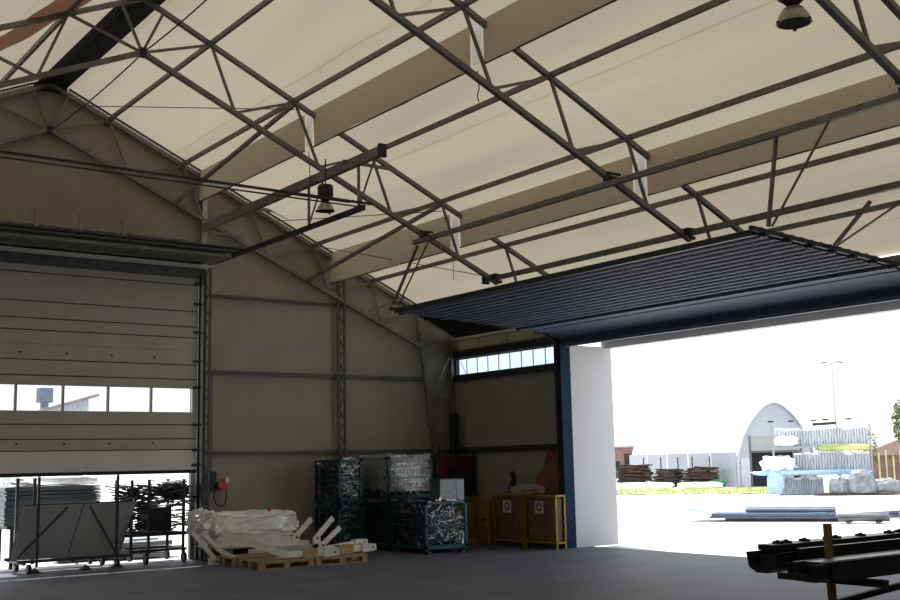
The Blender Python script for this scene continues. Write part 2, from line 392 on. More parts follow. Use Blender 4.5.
# ------------------------------------------------------------------ long beams, door tracks, braces
def beam(name, label, a, b_, w, h, m='steel', cat='beam'):
    o = MB().bar(a, b_, w, h).build(name, m); return tag(o, label, cat)
beam('support_beam', 'steel rail hung under the truss bottom chords, the longer one above the wide doorway', (10.86, -4.32, 5.535), (10.86, -24, 5.535), .075, .075)
t = thing('header_beam', 'steel beam carrying the truss ends above the raised dark blue door', 'beam', (12.44, -4.4, 4.82))
MB().bar((12.44, -4.35, 4.99), (12.44, -14.2, 4.99), .08, .08).build('beam', 'steel', t)
MB().cbox((12.44, -4.32, 4.99), (.14, .05, .14)).build('end_plate', 'dark', t)
beam('eave_beam', 'steel eave beam above the wide doorway at the side wall', (14.6, -3.5, 4.42), (14.6, -14.2, 4.42), .1, .12)
for sg, nm in ((1, 'right'), (-1, 'left')):
    x = 8.82 if sg > 0 else mir(8.82)
    t = thing('support_beam', 'heavy steel beam from the gable wall carrying the %s track of the sectional door' % nm, 'beam', (x, 0, 6.37))
    MB().bar((x, .1, 6.37), (x, -6.45, 6.37), .09, .15).build('beam', 'steel', t)
    MB().cbox((x, -6.48, 6.37), (.12, .07, .2)).build('end_cap', 'dark', t)
    MB().bar((x-.1, -5.5, 6.42), (x+.85, -5.5, 6.42), .035, .05).build('outrigger', 'steel', t)
    t = thing('door_track', 'horizontal %s track of the sectional door, hung from the heavy beam' % nm, 'door track', (x, 0, 5.6))
    MB().bar((x, -.5, 5.6), (x, -5.95, 5.6), .06, .08).build('rail', 'dark', t)
    for y in (-4.22, -5.8):
        MB().bar((x, y, 5.62), (x, y, 6.33), .035).build('hanger', 'steel', t)
        MB().bar((x, y, 5.64), (x, y-.5, 6.33), .022).build('brace', 'steel', t)
t = thing('cross_bar', 'pair of thin dark bars joining the free ends of the sectional door tracks', 'bar', (XR, -5.9, 5.65))
MB().bar((2.5, -5.9, 5.68), (9.0, -5.9, 5.68), .035, .035).build('bar', 'dark', t)
MB().bar((2.5, -5.72, 5.66), (8.9, -5.72, 5.66), .02, .02).build('bar', 'dark', t)
beam('cross_bar', 'short dark bar beside the near lamp mount under the first truss', (8.0, -4.9, 5.95), (9.2, -4.9, 5.95), .035, .045, 'dark', 'bar')
beam('outrigger_bar', 'short steel bar sticking out at the third purlin by the gable', (9.8, -.15, 6.86), (10.55, -.15, 6.86), .05, .06, cat='bar')
beam('outrigger_bar', 'short steel bar sticking out at the gable column head', (8.85, -.15, 6.25), (9.6, -.15, 6.25), .04, .05, cat='bar')
for sg, nm in ((1, 'right'), (-1, 'left')):
    for x, n2 in ((8.36, 'second'), (11.28, 'fourth')):
        xx = x if sg > 0 else mir(x)
        beam('diagonal_brace', 'diagonal brace from the %s purlin of the %s slope down to the gable truss' % (n2, nm), (xx, -BAY, zt(x)-.02), (xx-.15*sg, 0.0, zb(x-.15)), .06, .06, cat='brace')
# cables and wires
def cable(label, pts, r, m='dark'):
    tag(MB().path(pts, r, 6).build('cable', m), label, 'cable')
def sagc(a, b_, s_, n=10):
    a, b_ = V(a), V(b_); return [a.lerp(b_, i/n)-V((0, 0, s_*4*(i/n)*(1-i/n))) for i in range(n+1)]
cable('loose black cable strung from the gable truss node up under the ridge', sagc((5.85, -.05, 7.9), (5.84, -4.5, 7.93), .05)+sagc((5.84, -4.5, 7.93), (6.3, -6.2, 8.45), .03)[1:], .012)
cable('thin tension wire between gable and first truss high on the right slope', [(6.35, -.02, 8.42), (8.36, -BAY, 7.45)], .008)
cable('thin tension wire between gable and first truss low on the right slope', [(10.2, -.02, 6.65), (11.28, -BAY, 6.1)], .008)
cable('thin tension wire from first truss end down toward the gable', [(11.0, -.3, 6.2), (12.4, -BAY, 5.0)], .008)
cable('cord dangling from the upper valance at the first truss', [(8.75, -4.35, 6.85), (8.77, -4.36, 6.3), (8.74, -4.36, 6.1)], .008)
cable('cord dangling from the upper valance at the second truss', [(8.75, -8.95, 6.85), (8.76, -8.96, 6.6), (8.72, -8.97, 6.5), (8.76, -8.95, 6.42)], .008)
cable('cord dangling from the lower valance at the first truss', [(11.72, -4.3, 5.9), (11.72, -4.3, 4.95)], .006)

# gable columns
def lattice(x, ztop, label, w=.16, solid=False, m='railm'):
    t = thing('lattice_column', label, 'column', (x, 0, 0))
    MB().bar((x-w/2, 0, 0), (x-w/2, 0, ztop), .045).build('post', m, t); MB().bar((x+w/2, 0, 0), (x+w/2, 0, ztop), .045).build('post', m, t)
    l = MB(); z = .1; k = 0
    while z < ztop-.25:
        l.bar((x-w/2 if k else x+w/2, 0, z), (x+w/2 if k else x-w/2, 0, z+.25), .025); z += .25; k = 1-k
    l.build('lacing', m, t)
    MB().box((x-.15, -.1, 0), (x+.15, .1, .02)).build('base_plate', m, t)
lattice(11.93, 5.62, 'zigzag lattice steel column right of the sectional door'); lattice(mir(11.93), 5.5, 'zigzag lattice steel column on the far left of the gable wall')
lattice(8.88, 5.95, 'lattice steel column beside the right jamb of the sectional door'); lattice(mir(8.88), 5.95, 'lattice steel column beside the left jamb of the sectional door')
for x, nm in ((8.83, 'right'), (mir(8.83), 'left')):
    beam('column_head', 'pale zinc column head above the %s jamb of the sectional door' % nm, (x, .03, 5.97), (x, .03, 7.25), .1, .08, 'zinc', 'column')

# ------------------------------------------------------------------ door 1, grey sectional door, half raised
d1 = struct(thing('door_1', None, None, (XR, -.25, 0)))
X0, X1 = 2.98, 8.61; Yd = -.25
def band(m, z0, z1, y=Yd, t=.04, inset=.0):
    m.box((X0+inset, y, z0), (X1-inset, y+t, z1)); return m
secs = [([(1.66, 2.03)], 'doorl'), ([(2.045, 2.23), (2.245, 2.49)], 'door'), ([(3.36, 3.62), (3.635, 3.9), (3.9, 4.14)], 'door'), ([(4.155, 4.35), (4.365, 4.65)], 'door'), ([(4.665, 5.16), (5.175, 5.3)], 'door')]
for bs, mm in secs:
    m = MB()
    for (a, b_) in bs: band(m, a, b_)
    m.build('door_section', mm, d1, bevel=.012)
    z0, z1 = bs[0][0], bs[-1][1]; box((X0+.01, Yd+.012, z0-.015), (X1-.01, Yd+.03, z1)).build('backing', 'seal', d1)
m = MB(); m.box((X0, Yd, 2.505), (X1, Yd+.04, 2.74)); m.box((X0, Yd, 3.18), (X1, Yd+.04, 3.345))
for z_ in (2.48, 3.33): box((X0+.01, Yd+.015, z_), (X1-.01, Yd+.035, z_+.04)).build('joint_seal', 'seal', d1)
mx = [8.51-.807*i for i in range(1, 8)]
wsec = m.build('window_section', 'door', d1, bevel=.01)
m = MB()
for x in mx[:-1]: m.box((x-.022, Yd-.01, 2.70), (x+.022, Yd+.04, 3.21))
m.box((8.51, Yd, 2.74), (X1, Yd+.04, 3.18)); m.box((X0, Yd, 2.74), (X0+.05, Yd+.04, 3.18))
m.build('mullions', 'door', wsec)
edges = [8.51]+mx[:-1]+[X0+.05]
for a, b_ in zip(edges, edges[1:]): box((b_+.02, Yd+.015, 2.74), (a-.02, Yd+.02, 3.18)).build('pane', 'glass', wsec)
box((X0, Yd-.005, 1.60), (X1, Yd+.05, 1.66)).build('bottom_seal', 'seal', d1)
for z in (2.16, 3.75):
    bl = MB()
    for i in range(7):
        x = X1-.86-.81*i
        if x > X0: bl.tube((x, Yd-.012, z), (x, Yd+.01, z), .02, n=8)
    bl.build('hinge_bolts', 'seal', d1)
for z in (1.75, 2.03, 2.5, 3.2, 3.7, 4.25, 4.8, 5.2):
    rl = MB(); rl.tube((X1-.02, Yd-.03, z), (X1+.1, Yd-.03, z), .014, n=8); rl.cbox((X1-.05, Yd-.02, z), (.1, .03, .05)); rl.build('roller', 'dark', d1)
# horizontal part of the door leaf, turned in under the roof
sec = MB(); pts = []
for i in range(7):
    a = R(90*i/6); pts.append((Yd-.28*(1-math.cos(a)), 5.3+.27*math.sin(a)))
pts += [(-1.0, 5.585), (-1.5, 5.60)]
for (ya, za), (yb, zb_) in zip(pts, pts[1:]): sec.bar((XR, ya, za), (XR, yb, zb_), X1-X0, .035)
sec.build('raised_section', 'railm', d1)
m = MB()
for y in (-.78, -1.0, -1.25, -1.48): m.box((X0-.05, y-.02, 5.52), (X1+.1, y+.02, 5.58))
m.build('reinforcing_ribs', 'steel', d1)
m = MB(); m.box((X0-.05, -.70, 5.47), (X1+.1, -.42, 5.50)); m.build('light_rib', 'paint', d1)
m = MB(); m.tube((X0-.2, -1.5, 5.70), (X1+.3, -1.5, 5.70), .035); m.tube((X0-.2, -1.54, 5.62), (X1+.28, -1.54, 5.62), .03); m.build('spring_shaft', 'dark', d1)
for x in (X1+.09, X0-.09):
    m = MB(); m.box((x-.03, -.36, 0), (x+.03, -.22, 5.4)); m.build('track', 'dark', d1)
    m = MB(); m.box((x-.06, -.2, 0), (x+.08, -.12, 5.5)); m.build('jamb', 'dark', d1)
m = MB(); m.box((X0-.2, .0, 6.10), (X1-.1, .1, 6.32))
for x in (3.6, 5.0, 5.6, 6.4, 7.2): m.box((x-.03, -.05, 6.04), (x+.03, .1, 6.36))
m.build('door_lintel_box', 'gable'); tag(C.objects[-1], 'long beige box fixed to the gable wall above the sectional door', 'box')

# ------------------------------------------------------------------ door 2, dark blue corrugated door swung up inside
d2 = struct(thing('door_2', None, None, (W, -7.7, 4)))
YA, YB = -3.58, -11.55
prof = []
def zdoor(x):   # underside height
    if x < 14.35: return 4.40-.055*(x-10.95)
    t_ = min(1., (x-14.35)/.55); return 4.213-.23*(1-math.sqrt(max(0, 1-t_*t_)))
x = 10.98
while x < 13.75:
    prof += [(x, zdoor(x)), (x+.10, zdoor(x)), (x+.125, zdoor(x)+.06), (x+.175, zdoor(x)+.06)]; x += .2
prof2 = [(13.8, zdoor(13.8)), (14.1, zdoor(14.1)), (14.12, zdoor(14.1)+.03), (14.15, zdoor(14.1)+.03), (14.17, zdoor(14.17))]+[(14.2+.1*i, zdoor(14.2+.1*i)) for i in range(7)]+[(14.86, 4.05), (14.88, 3.97)]
def sheet(pf, nm, mt):
    m = MB(); n = len(pf)
    vs = [(p[0], YA, p[1]) for p in pf]+[(p[0], YB, p[1]) for p in pf]+[(p[0], YA, p[1]+.05) for p in pf]+[(p[0], YB, p[1]+.05) for p in pf]
    fs = []
    for i in range(n-1): fs += [(i, i+1, n+i+1, n+i), (2*n+i, 3*n+i, 3*n+i+1, 2*n+i+1)]
    fs += [(0, n, 3*n, 2*n), (n-1, 3*n-1, 4*n-1, 2*n-1)]
    m.add(vs, fs); return m.build(nm, mt, d2)
sheet(prof, 'corrugated_leaf', 'navy'); sheet(prof2, 'lower_leaf', 'navy')
m = MB(); m.box((10.92, YB, 4.38), (10.98, YA, 4.455)); m.build('leading_edge', 'dark', d2)
m = MB()
for i in range(13): xx = 11.12+.2*i; m.box((xx-.006, YB, zdoor(xx)-.006), (xx+.006, YA, zdoor(xx)+.004))
m.build('rib_edges', 'navyl', d2)
m = MB(); m.box((13.78, YB, zdoor(13.8)-.03), (13.84, YA, zdoor(13.8))); m.box((14.84, YB, 3.93), (14.92, YA, 3.99)); m.build('bottom_rail', 'navyl', d2)
for y, nm in ((YA+.04, 1), (YB-.04, 2)):
    m = MB(); m.bar((10.85, y, 4.46), (14.4, y, 4.26), .05, .06); m.bar((14.4, y, 4.26), (14.78, y, 4.05), .05, .06); m.bar((14.78, y, 4.05), (14.8, y, 0.0), .05, .06); m.build('track', 'dark', d2)
    m = MB()
    for i in range(8):
        xx = 11.1+.46*i; m.tube((xx, y-.05, 4.41-.055*(xx-10.95)), (xx, y+.06, 4.41-.055*(xx-10.95)), .035, n=10); m.cbox((xx, y, 4.41-.055*(xx-10.95)), (.12, .03, .05))
    m.build('rollers', 'dark', d2)
m = MB(); m.tube((14.55, YA-.1, 4.36), (14.55, YB+.1, 4.36), .04); m.build('spring_shaft', 'dark', d2)
# dark boarding between door track and gable
m = MB(); m.box((13.98, -3.5, 4.82), (14.0, -.1, 4.92)); m.quad((13.98, -.1, 4.90), (13.98, -3.5, 4.90), (14.84, -3.5, 4.47), (14.84, -.1, 4.47)); tag(m.build('soffit_sheet', 'black'), 'dark sheet closing the roof corner above the strip window', 'soffit')
# hangers
for (a, b_) in [((10.95, -4.3, 5.5), (10.86, -3.62, 4.52)), ((10.95, -4.62, 5.5), (10.95, -3.66, 4.52)), ((10.86, -12.05, 5.52), (10.95, -11.78, 4.45)), ((10.86, -12.8, 5.52), (10.97, -11.82, 4.45)), ((12.4, -12.9, 4.85), (12.55, -11.62, 4.4)), ((12.4, -12.25, 4.85), (12.5, -11.62, 4.4))]:
    left = a[1] > -6; hi = a[0] < 12; first = a[1] in (-4.3, -12.05, -12.25)
    nm = ('thicker' if first else 'thinner')+' hanger rod at the '+('gable end' if left else ('near end' if hi else 'near end, low,'))+' of the raised dark blue door'
    tag(MB().bar(a, b_, .04 if first else .022).build('hanger_rod', 'steel'), nm, 'rod')
t = thing('strut_frame', 'small pale strut frame between gable truss and raised door', 'strut', (13.2, -.3, 4.5))
m = MB(); m.bar((12.6, -.05, 4.95), (11.1, -3.6, 4.66), .035); m.build('strut', 'zinc', t)
m = MB(); m.bar((12.85, -.05, 4.78), (12.35, -3.6, 4.52), .03); m.build('strut', 'zinc', t)
m = MB(); m.bar((13.1, 0, 4.62), (13.2, -.1, 5.1), .035); m.build('strut', 'zinc', t)

# ------------------------------------------------------------------ high-bay lamps
def lamp(label, loc, s_, hang):
    t = thing('high_bay_lamp', label, 'lamp', loc, group=None)
    MB().lathe([(.05*s_, .86*s_), (.22*s_, .84*s_), (.25*s_, .78*s_), (.25*s_, .44*s_), (.17*s_, .38*s_), (.10*s_, .3*s_)], n=24).build('ballast_housing', 'dark', t, off=L0, smooth=True)
    MB().lathe([(.09*s_, .28*s_), (.17*s_, .24*s_), (.25*s_, .12*s_), (.285*s_, 0), (.30*s_, -.01*s_), (.28*s_, -.015*s_), (.24*s_, .10*s_), (.15*s_, .22*s_)], n=28, cap=False).build('reflector', 'lampm', t, off=L0, smooth=True)
    MB().lathe([(.01, -.005), (.275*s_, 0.0), (.275*s_, .012), (.01, .012)], n=28).build('glass_cover', 'lens', t, off=L0)
    for a in (.6, 2.7, 4.8): MB().cbox((.29*s_*math.cos(a), .29*s_*math.sin(a), -.01), (.025, .025, .03)).build('clip', 'dark', t, off=L0)
    MB().tube((0, 0, .84*s_), (0, 0, hang), .012, n=8).build('hanging_rod', 'dark', t, off=L0)
lamp('high-bay lamp with dark ballast can hanging below the first truss by the beam end', (8.66, -5.05, 5.70), .50, .85)
lamp('high-bay lamp with bare bell reflector near the top edge of the view, right side', (8.45, -14.12, 5.68), .55, 1.6)

# ------------------------------------------------------------------ wall things near the sectional door
t = thing('switch_box', 'black control box on the gable wall beside the sectional door', 'control box', (9.08, .08, 1.4))
MB().box((9.0, 0, 1.25), (9.13, .11, 1.62)).build('housing', 'black', t, bevel=.01)
MB().tube((9.06, .09, 1.62), (9.06, .09, 3.5), .01, n=6).build('conduit', 'dark', t)
t = thing('fire_hose_valve', 'red valve with a looped black hose on the gable wall', 'valve', (9.25, .05, 1.3))
MB().tube((9.2, .1, 1.36), (9.2, -.08, 1.36), .07, n=14).build('valve_wheel', 'bred', t)
MB().cbox((9.27, .02, 1.33), (.14, .1, .1)).build('valve_body', 'bred', t, bevel=.01)
MB().cbox((9.36, .04, 1.45), (.08, .08, .08)).build('socket', 'paint', t)
MB().path([V((9.12, .03, 1.28)), V((9.08, .0, 1.12)), V((9.12, -.02, 1.0)), V((9.22, -.02, .95)), V((9.32, 0, 1.0)), V((9.35, .02, 1.15)), V((9.34, .03, 1.32))], .014).build('hose', 'black', t)
tag(MB().box((14.55, -.35, 1.9), (14.72, -.2, 2.78)).build('exhaust_pipe', 'black', bevel=.02), 'black upright duct above the dark red machine in the corner', 'duct')

# ------------------------------------------------------------------ goods by the sectional door
# A-frame trolley with leaning grey panel
t = thing('panel_trolley', 'steel trolley with a braced grey panel leaning on it in the doorway', 'trolley', (6.3, -.4, 0))
x0, x1 = 5.35, 7.3
for x in (5.62, 6.98):
    MB().bar((x, -.62, .1), (x, -.62, 1.6), .04).build('upright', 'dark', t)
for x in (5.45, 5.74): MB().bar((x, .05, .1), (x, .05, 1.58), .05).build('upright', 'dark', t)
m = MB(); m.bar((5.3, -.62, .2), (7.25, -.62, .2), .06, .05); m.bar((5.3, .15, .2), (7.25, .15, .2), .06, .05)
for x in (5.4, 6.2, 7.1): m.bar((x, -.7, .17), (x, .3, .17), .05)
m.build('base_frame', 'dark', t)
for x in (5.5, 7.0):
    for y in (-.6, .15):
        w = MB(); w.tube((x-.03, y, .075), (x+.03, y, .075), .075, n=16); w.build('wheel', 'black', t)
pn = MB(); a, b_, c, d = V((5.3, -.28, .22)), V((7.15, -.28, .22)), V((7.35, -.5, 1.12)), V((5.42, -.5, 1.12))
nrm = (b_-a).cross(d-a).normalized()*.03
pn.add([a, b_, c, d, a+nrm, b_+nrm, c+nrm, d+nrm], [(0,1,2,3), (7,6,5,4), (0,4,5,1), (1,5,6,2), (2,6,7,3), (3,7,4,0)])
pn.build('leaning_panel', 'panelg', t)
fr = MB()
for p, q in ((a, b_), (b_, c), (c, d), (d, a)): fr.bar(p-nrm*.3, q-nrm*.3, .035)
fr.build('panel_frame', 'dark', t)
n2 = -abs(nrm.y)*.6
ds = MB()
def on(u, v): p = (a*(1-u)+b_*u)*(1-v)+(d*(1-u)+c*u)*v; return p+V((0, -.03, 0))
ds.bar(on(.05, .04), on(.38, .95), .03); ds.bar(on(.95, .04), on(.58, .95), .03); ds.bar(on(.5, .03), on(.52, .97), .012)
ds.build('diagonal_braces', 'dark', t)
for x in (5.6, 6.45, 7.0):
  fo = MB(); fo.add([(x-.1, -.68, 0), (x+.1, -.68, 0), (x+.1, -.5, 0), (x-.1, -.5, 0), (x, -.6, .09)], [(0,3,2,1), (0,1,4), (1,2,4), (2,3,4), (3,0,4)]); fo.build('floor_wedge', 'black', t)
# stack of sheets behind it
t = thing('sheet_stack', 'tall stack of dark grey sheets behind the leaning panel in the doorway', 'sheet stack', (6.2, .9, 0))
m = MB(); z = .75; i = 0
while z < 1.42:
    dx = random.uniform(-.03, .03); m.box((5.36+dx, .45+dx, z), (7.05+dx, 1.35, z+.02)); z += .026
m.build('sheets', 'sheetg', t)
m = MB()
for x in (5.5, 6.9):
    for y in (.5, 1.3): m.box((x-.03, y-.03, 0), (x+.03, y+.03, .75))
m.box((5.4, .45, .69), (7.0, 1.35, .75)); m.build('stand', 'dark', t)
# crumpled film above stack
def lump(name, label, cat, c, dims, m, seed, n=(26, 14), amp=.18, sq=.35, parent=None, group=None, f=3.):
    """closed lumpy skin, boxy when sq is small"""
    def fn(u, v):
        th = 2*math.pi*u; ph = math.pi*(v-.5)
        def p(t, k): return math.copysign(abs(t)**k, t)
        q = V((p(math.cos(ph), sq)*p(math.cos(th), sq), p(math.cos(ph), sq)*p(math.sin(th), sq), p(math.sin(ph), sq)))
        nn = noise.noise(q*f+V((seed, seed*1.7, 0)))*amp+noise.noise(q*f*2.7+V((seed, 0, 5)))*amp*.6
        return V((c[0]+q.x*dims[0]/2*(1+nn), c[1]+q.y*dims[1]/2*(1+nn), max(c[2]+q.z*dims[2]/2*(1+nn), 0.005)))
    mm = MB().grid(fn, n[0], n[1]); o = mm.build(name, m, parent)
    if label: tag(o, label, cat, group)
    return o
lump('plastic_film_heap', 'crumpled white plastic film lying on the tall sheet stack', 'plastic film', (6.35, .9, 1.51), (1.4, .7, .14), 'filmw', 3, amp=.5, f=4)
# long profile trolley
t = thing('profile_cart', 'dark wheeled rack loaded with tangled bundled profiles under the half raised door', 'rack', (7.8, -.2, 0))
for x, y in ((7.30, -.45), (7.30, .35), (7.62, -.45), (8.28, -.45), (8.30, .35)): MB().bar((x, y, .16), (x, y, 1.5), .045).build('post', 'dark', t)
m = MB(); 
for y in (-.45, .35): m.bar((7.2, y, .52), (8.4, y, .52), .05, .06); m.bar((7.3, y, .24), (8.35, y, .24), .04)
for x in (7.3, 8.3): m.bar((x, -.45, .52), (x, .35, .52), .05); m.bar((x, -.45, 1.02), (x, .35, 1.02), .04); m.bar((x, -.45, .24), (x, .35, .24), .04)
m.build('frame', 'dark', t)
for x in (7.58, 8.30):
    for y in (-.45, .35):
        w = MB(); w.tube((x-.025, y, .09), (x+.025, y, .09), .09, n=16); w.bar((x, y, .1), (x, y, .26), .04); w.build('castor', 'black', t)
m = MB()
for i in range(240):
    x = random.uniform(7.25, 8.45); z = random.choice((1.0, 1.0, .58))+random.uniform(0, .38 if True else .2)
    y = random.uniform(-.4, .3); L_ = random.uniform(.25, .6); an = random.uniform(-.25, .25)
    m.bar((x-L_/2, y-.1, z-an*L_/2), (x+L_/2, y+.1, z+an*L_/2), random.uniform(.015, .05), .022)
o = m.build('profile_bundles', 'profile', t); o['kind'] = 'stuff'
m = MB()
for i in range(16):
    x = random.uniform(7.2, 8.3); z = 1.42+random.uniform(-.02, .12); m.bar((x-.25, random.uniform(-.4, .2), z), (x+.25, random.uniform(-.4, .2), z+random.uniform(-.06, .06)), .02, .008)
o = m.build('bright_strips', 'scrap', t); o['kind'] = 'stuff'
m = MB(); m.box((7.66, -.3, .56), (8.12, .25, .99)); m.build('dark_box', 'black', t, bevel=.02)
t = thing('black_bag', 'black crumpled bag lying on the profile rack beside the door jamb', 'bag', (8.35, .1, 1.1))
lump('bag', None, None, (8.32, .1, 1.3), (.5, .5, .34), 'black', 9, parent=t, sq=.8, amp=.12, n=(34, 22), f=2)
# planks on the ground behind
for i, (x, y, L_) in enumerate(((7.4, 1.6, 1.6), (7.9, 2.2, 2.0), (8.2, 1.3, 1.2))):
    m = MB()
    for k in range(3): m.box((x-L_/2, y-.2, .0+k*.11), (x+L_/2+random.uniform(-.2, .2), y+.25, .08+k*.11))
    tag(m.build('board_stack', 'sheetg'), ['low stack of grey boards outside the doorway behind the profile rack', 'lengthier stack of grey boards outside the doorway, farthest one', 'shortest stack of grey boards just outside the doorway'][i], 'boards')
# wrapped white bundle
t = thing('wrapped_bundle', 'long white bundle of profiles wrapped in plastic film on the floor by the gable', 'wrapped bundle', (9.4, -.9, 0))
lump('bundle_body', None, None, (9.33, -.85, .66), (1.85, .8, .44), 'filmw', 5, n=(60, 26), amp=.13, parent=t, f=4.5)
lump('bundle_layer', None, None, (9.33, -.88, .34), (1.7, .7, .24), 'paint', 8, n=(40, 16), amp=.06, parent=t)
lump('crumpled_end', None, None, (8.42, -.95, .70), (.38, .7, .42), 'filmw', 12, n=(30, 18), amp=.5, parent=t, sq=.7, f=4)
m = MB()
for x in (8.7, 9.3, 9.9): MB().box((x-.05, -1.25, 0), (x+.05, -.5, .22)).build('bearer', 'oldwood', t)
m = MB()
for i in range(7): y = -1.2+i*.1; MB().bar((8.6, y, .44), (10.15, y, .44), .05, .04).build('white_rod', 'paint', t)
m = MB(); m.cbox((9.62, -1.25, .91), (.05, .05, .08)); m.build('red_tag', 'bred', t)
# leaning white angled legs
for i, (a, b_) in enumerate((((8.02, -1.45, .58), (8.42, -1.5, .12)), ((8.2, -1.5, .56), (8.68, -1.5, .10)), ((8.35, -1.75, .30), (8.75, -1.75, .08)))):
    t = thing('white_leg_bracket', ['leftmost white steel leg leaning at the end of the wrapped bundle', 'middle white steel leg leaning at the end of the wrapped bundle', 'short white steel leg lying at the end of the wrapped bundle'][i], 'bracket', (b_[0], b_[1], 0))
    MB().bar(a, b_, .06, .07).build('leg', 'paint', t)
    MB().box((b_[0]-.09, b_[1]-.06, 0.0), (b_[0]+.09, b_[1]+.06, .12)).build('foot', 'paint', t, bevel=.01)
    MB().tube((b_[0]+.03, b_[1]-.07, .06), (b_[0]+.03, b_[1]-.05, .06), .02, n=10).build('bolt_hole', 'ink', t)

# pallets
def pallet(x0, y0, w, d, rz, label):
    t = thing('pallet', label, 'pallet', (x0, y0, 0), rz, group='pallets under the white brackets')
    m = MB()
    for i in range(7): a = i*(d-.1)/6; m.box((0, a, .118), (w, a+.1, .14))
    m.build('deck_boards', 'wood', t, off=L0)
    m = MB()
    for a in (0, d/2-.05, d-.1): m.box((0, a, .095), (w, a+.1, .117)); m.box((0, a, 0), (w, a+.1, .02))
    m.build('stringer_boards', 'wood', t, off=L0)
    for x in (0, w/2-.05, w-.1):
        for a in (0, d/2-.05, d-.1): MB().box((x, a, .02), (x+.1, a+.1, .095)).build('block', 'wood', t, off=L0)
pallet(8.5, -3.12, 1.0, .85, R(-2), 'wooden pallet at the left, under the long white arm')
pallet(9.55, -3.14, 1.02, .85, R(0), 'wooden pallet at the right, beside the teal crates')
pallet(8.5, -2.15, 1.0, .8, R(3), 'wooden pallet at the back, half hidden behind the other two')

# white bracket posts on pallets
def bracket(p0, p1, w, fin, wrap, label, head=True):
    """painted beam from p0 to p1 with a tapered head at p1; fin = leaning arm"""
    p0, p1 = V(p0), V(p1)
    t = thing('steel_bracket', label, 'steel bracket', (p0.x, p0.y, .14))
    MB().bar(p0, p1, w, w).build('beam', 'paint', t)
    if head:
        d = (p1-p0).normalized(); q = p1+d*.28; m = MB(); sd = V((-d.y, d.x, 0)).normalized()
        vs = []
        for c, hw, hh in ((p1, w*.75, w*.75), (q, w*.95, w*.5)):
            for s1, s2 in ((-1, -1), (1, -1), (1, 1), (-1, 1)): vs.append(c+sd*s1*hw+V((0, 0, s2*hh)))
        m.add(vs, [(0,3,2,1), (4,5,6,7), (0,1,5,4), (1,2,6,5), (2,3,7,6), (3,0,4,7)]); m.build('head', 'paint', t)
        MB().tube(q-d*.07-sd*w*.97, q-d*.07-sd*w*.85, .018, n=10).build('bolt_hole', 'ink', t)
        MB().tube(q-d*.07+sd*w*.97, q-d*.07+sd*w*.85, .018, n=10).build('bolt_hole', 'ink', t)
    if wrap:
        a = p0.lerp(p1, wrap[0]); b_ = p0.lerp(p1, wrap[1]); MB().bar(a, b_, w*1.35, w*1.4).build('cardboard_sleeve', 'card', t)
    if fin:
        a, b_ = V(fin[0]), V(fin[1]); b_ = a+(b_-a)*1.12; MB().bar(a, b_, .035, .085).build('arm', 'paint', t)
        MB().bar(a+V((-.02, 0, -.01)), a+V((.12, 0, .0)), .04, .12).build('arm_plate', 'paint', t)
        MB().tube(a+V((.06, -.03, .03)), a+V((.06, .03, .03)), .02, n=10).build('bolt_hole', 'ink', t)
bracket((8.0, -2.75, .62), (9.05, -3.0, .21), .12, None, None, 'long white arm sloping down onto the left pallet', head=False)
bracket((8.75, -2.5, .36), (9.75, -2.5, .36), .075, ((9.5, -2.4, .42), (9.83, -2.4, .72)), None, 'white beam with leaning arm, the leftmost upright arm', head=False)
bracket((8.7, -2.3, .25), (9.9, -2.35, .28), .07, ((9.78, -2.65, .40), (10.12, -2.65, .73)), None, 'white beam with leaning arm, the middle and tallest arm', head=False)
bracket((8.9, -2.95, .22), (9.75, -2.98, .21), .11, None, (.55, .85), 'white beam with brown sleeve and tapered head on the left pallet')
bracket((9.6, -2.9, .22), (10.6, -2.85, .23), .11, ((9.98, -2.5, .26), (10.35, -2.5, .55)), (.5, .82), 'white beam with brown sleeve, arm and tapered head on the right pallet')
bracket((9.9, -2.6, .22), (10.7, -2.45, .28), .09, None, None, 'white beam lying behind on the right pallet')
tag(MB().box((9.0, -3.0, .43), (9.08, -2.96, .47)).build('red_clip', 'bred'), 'small red clip on the white beams', 'clip') if False else None

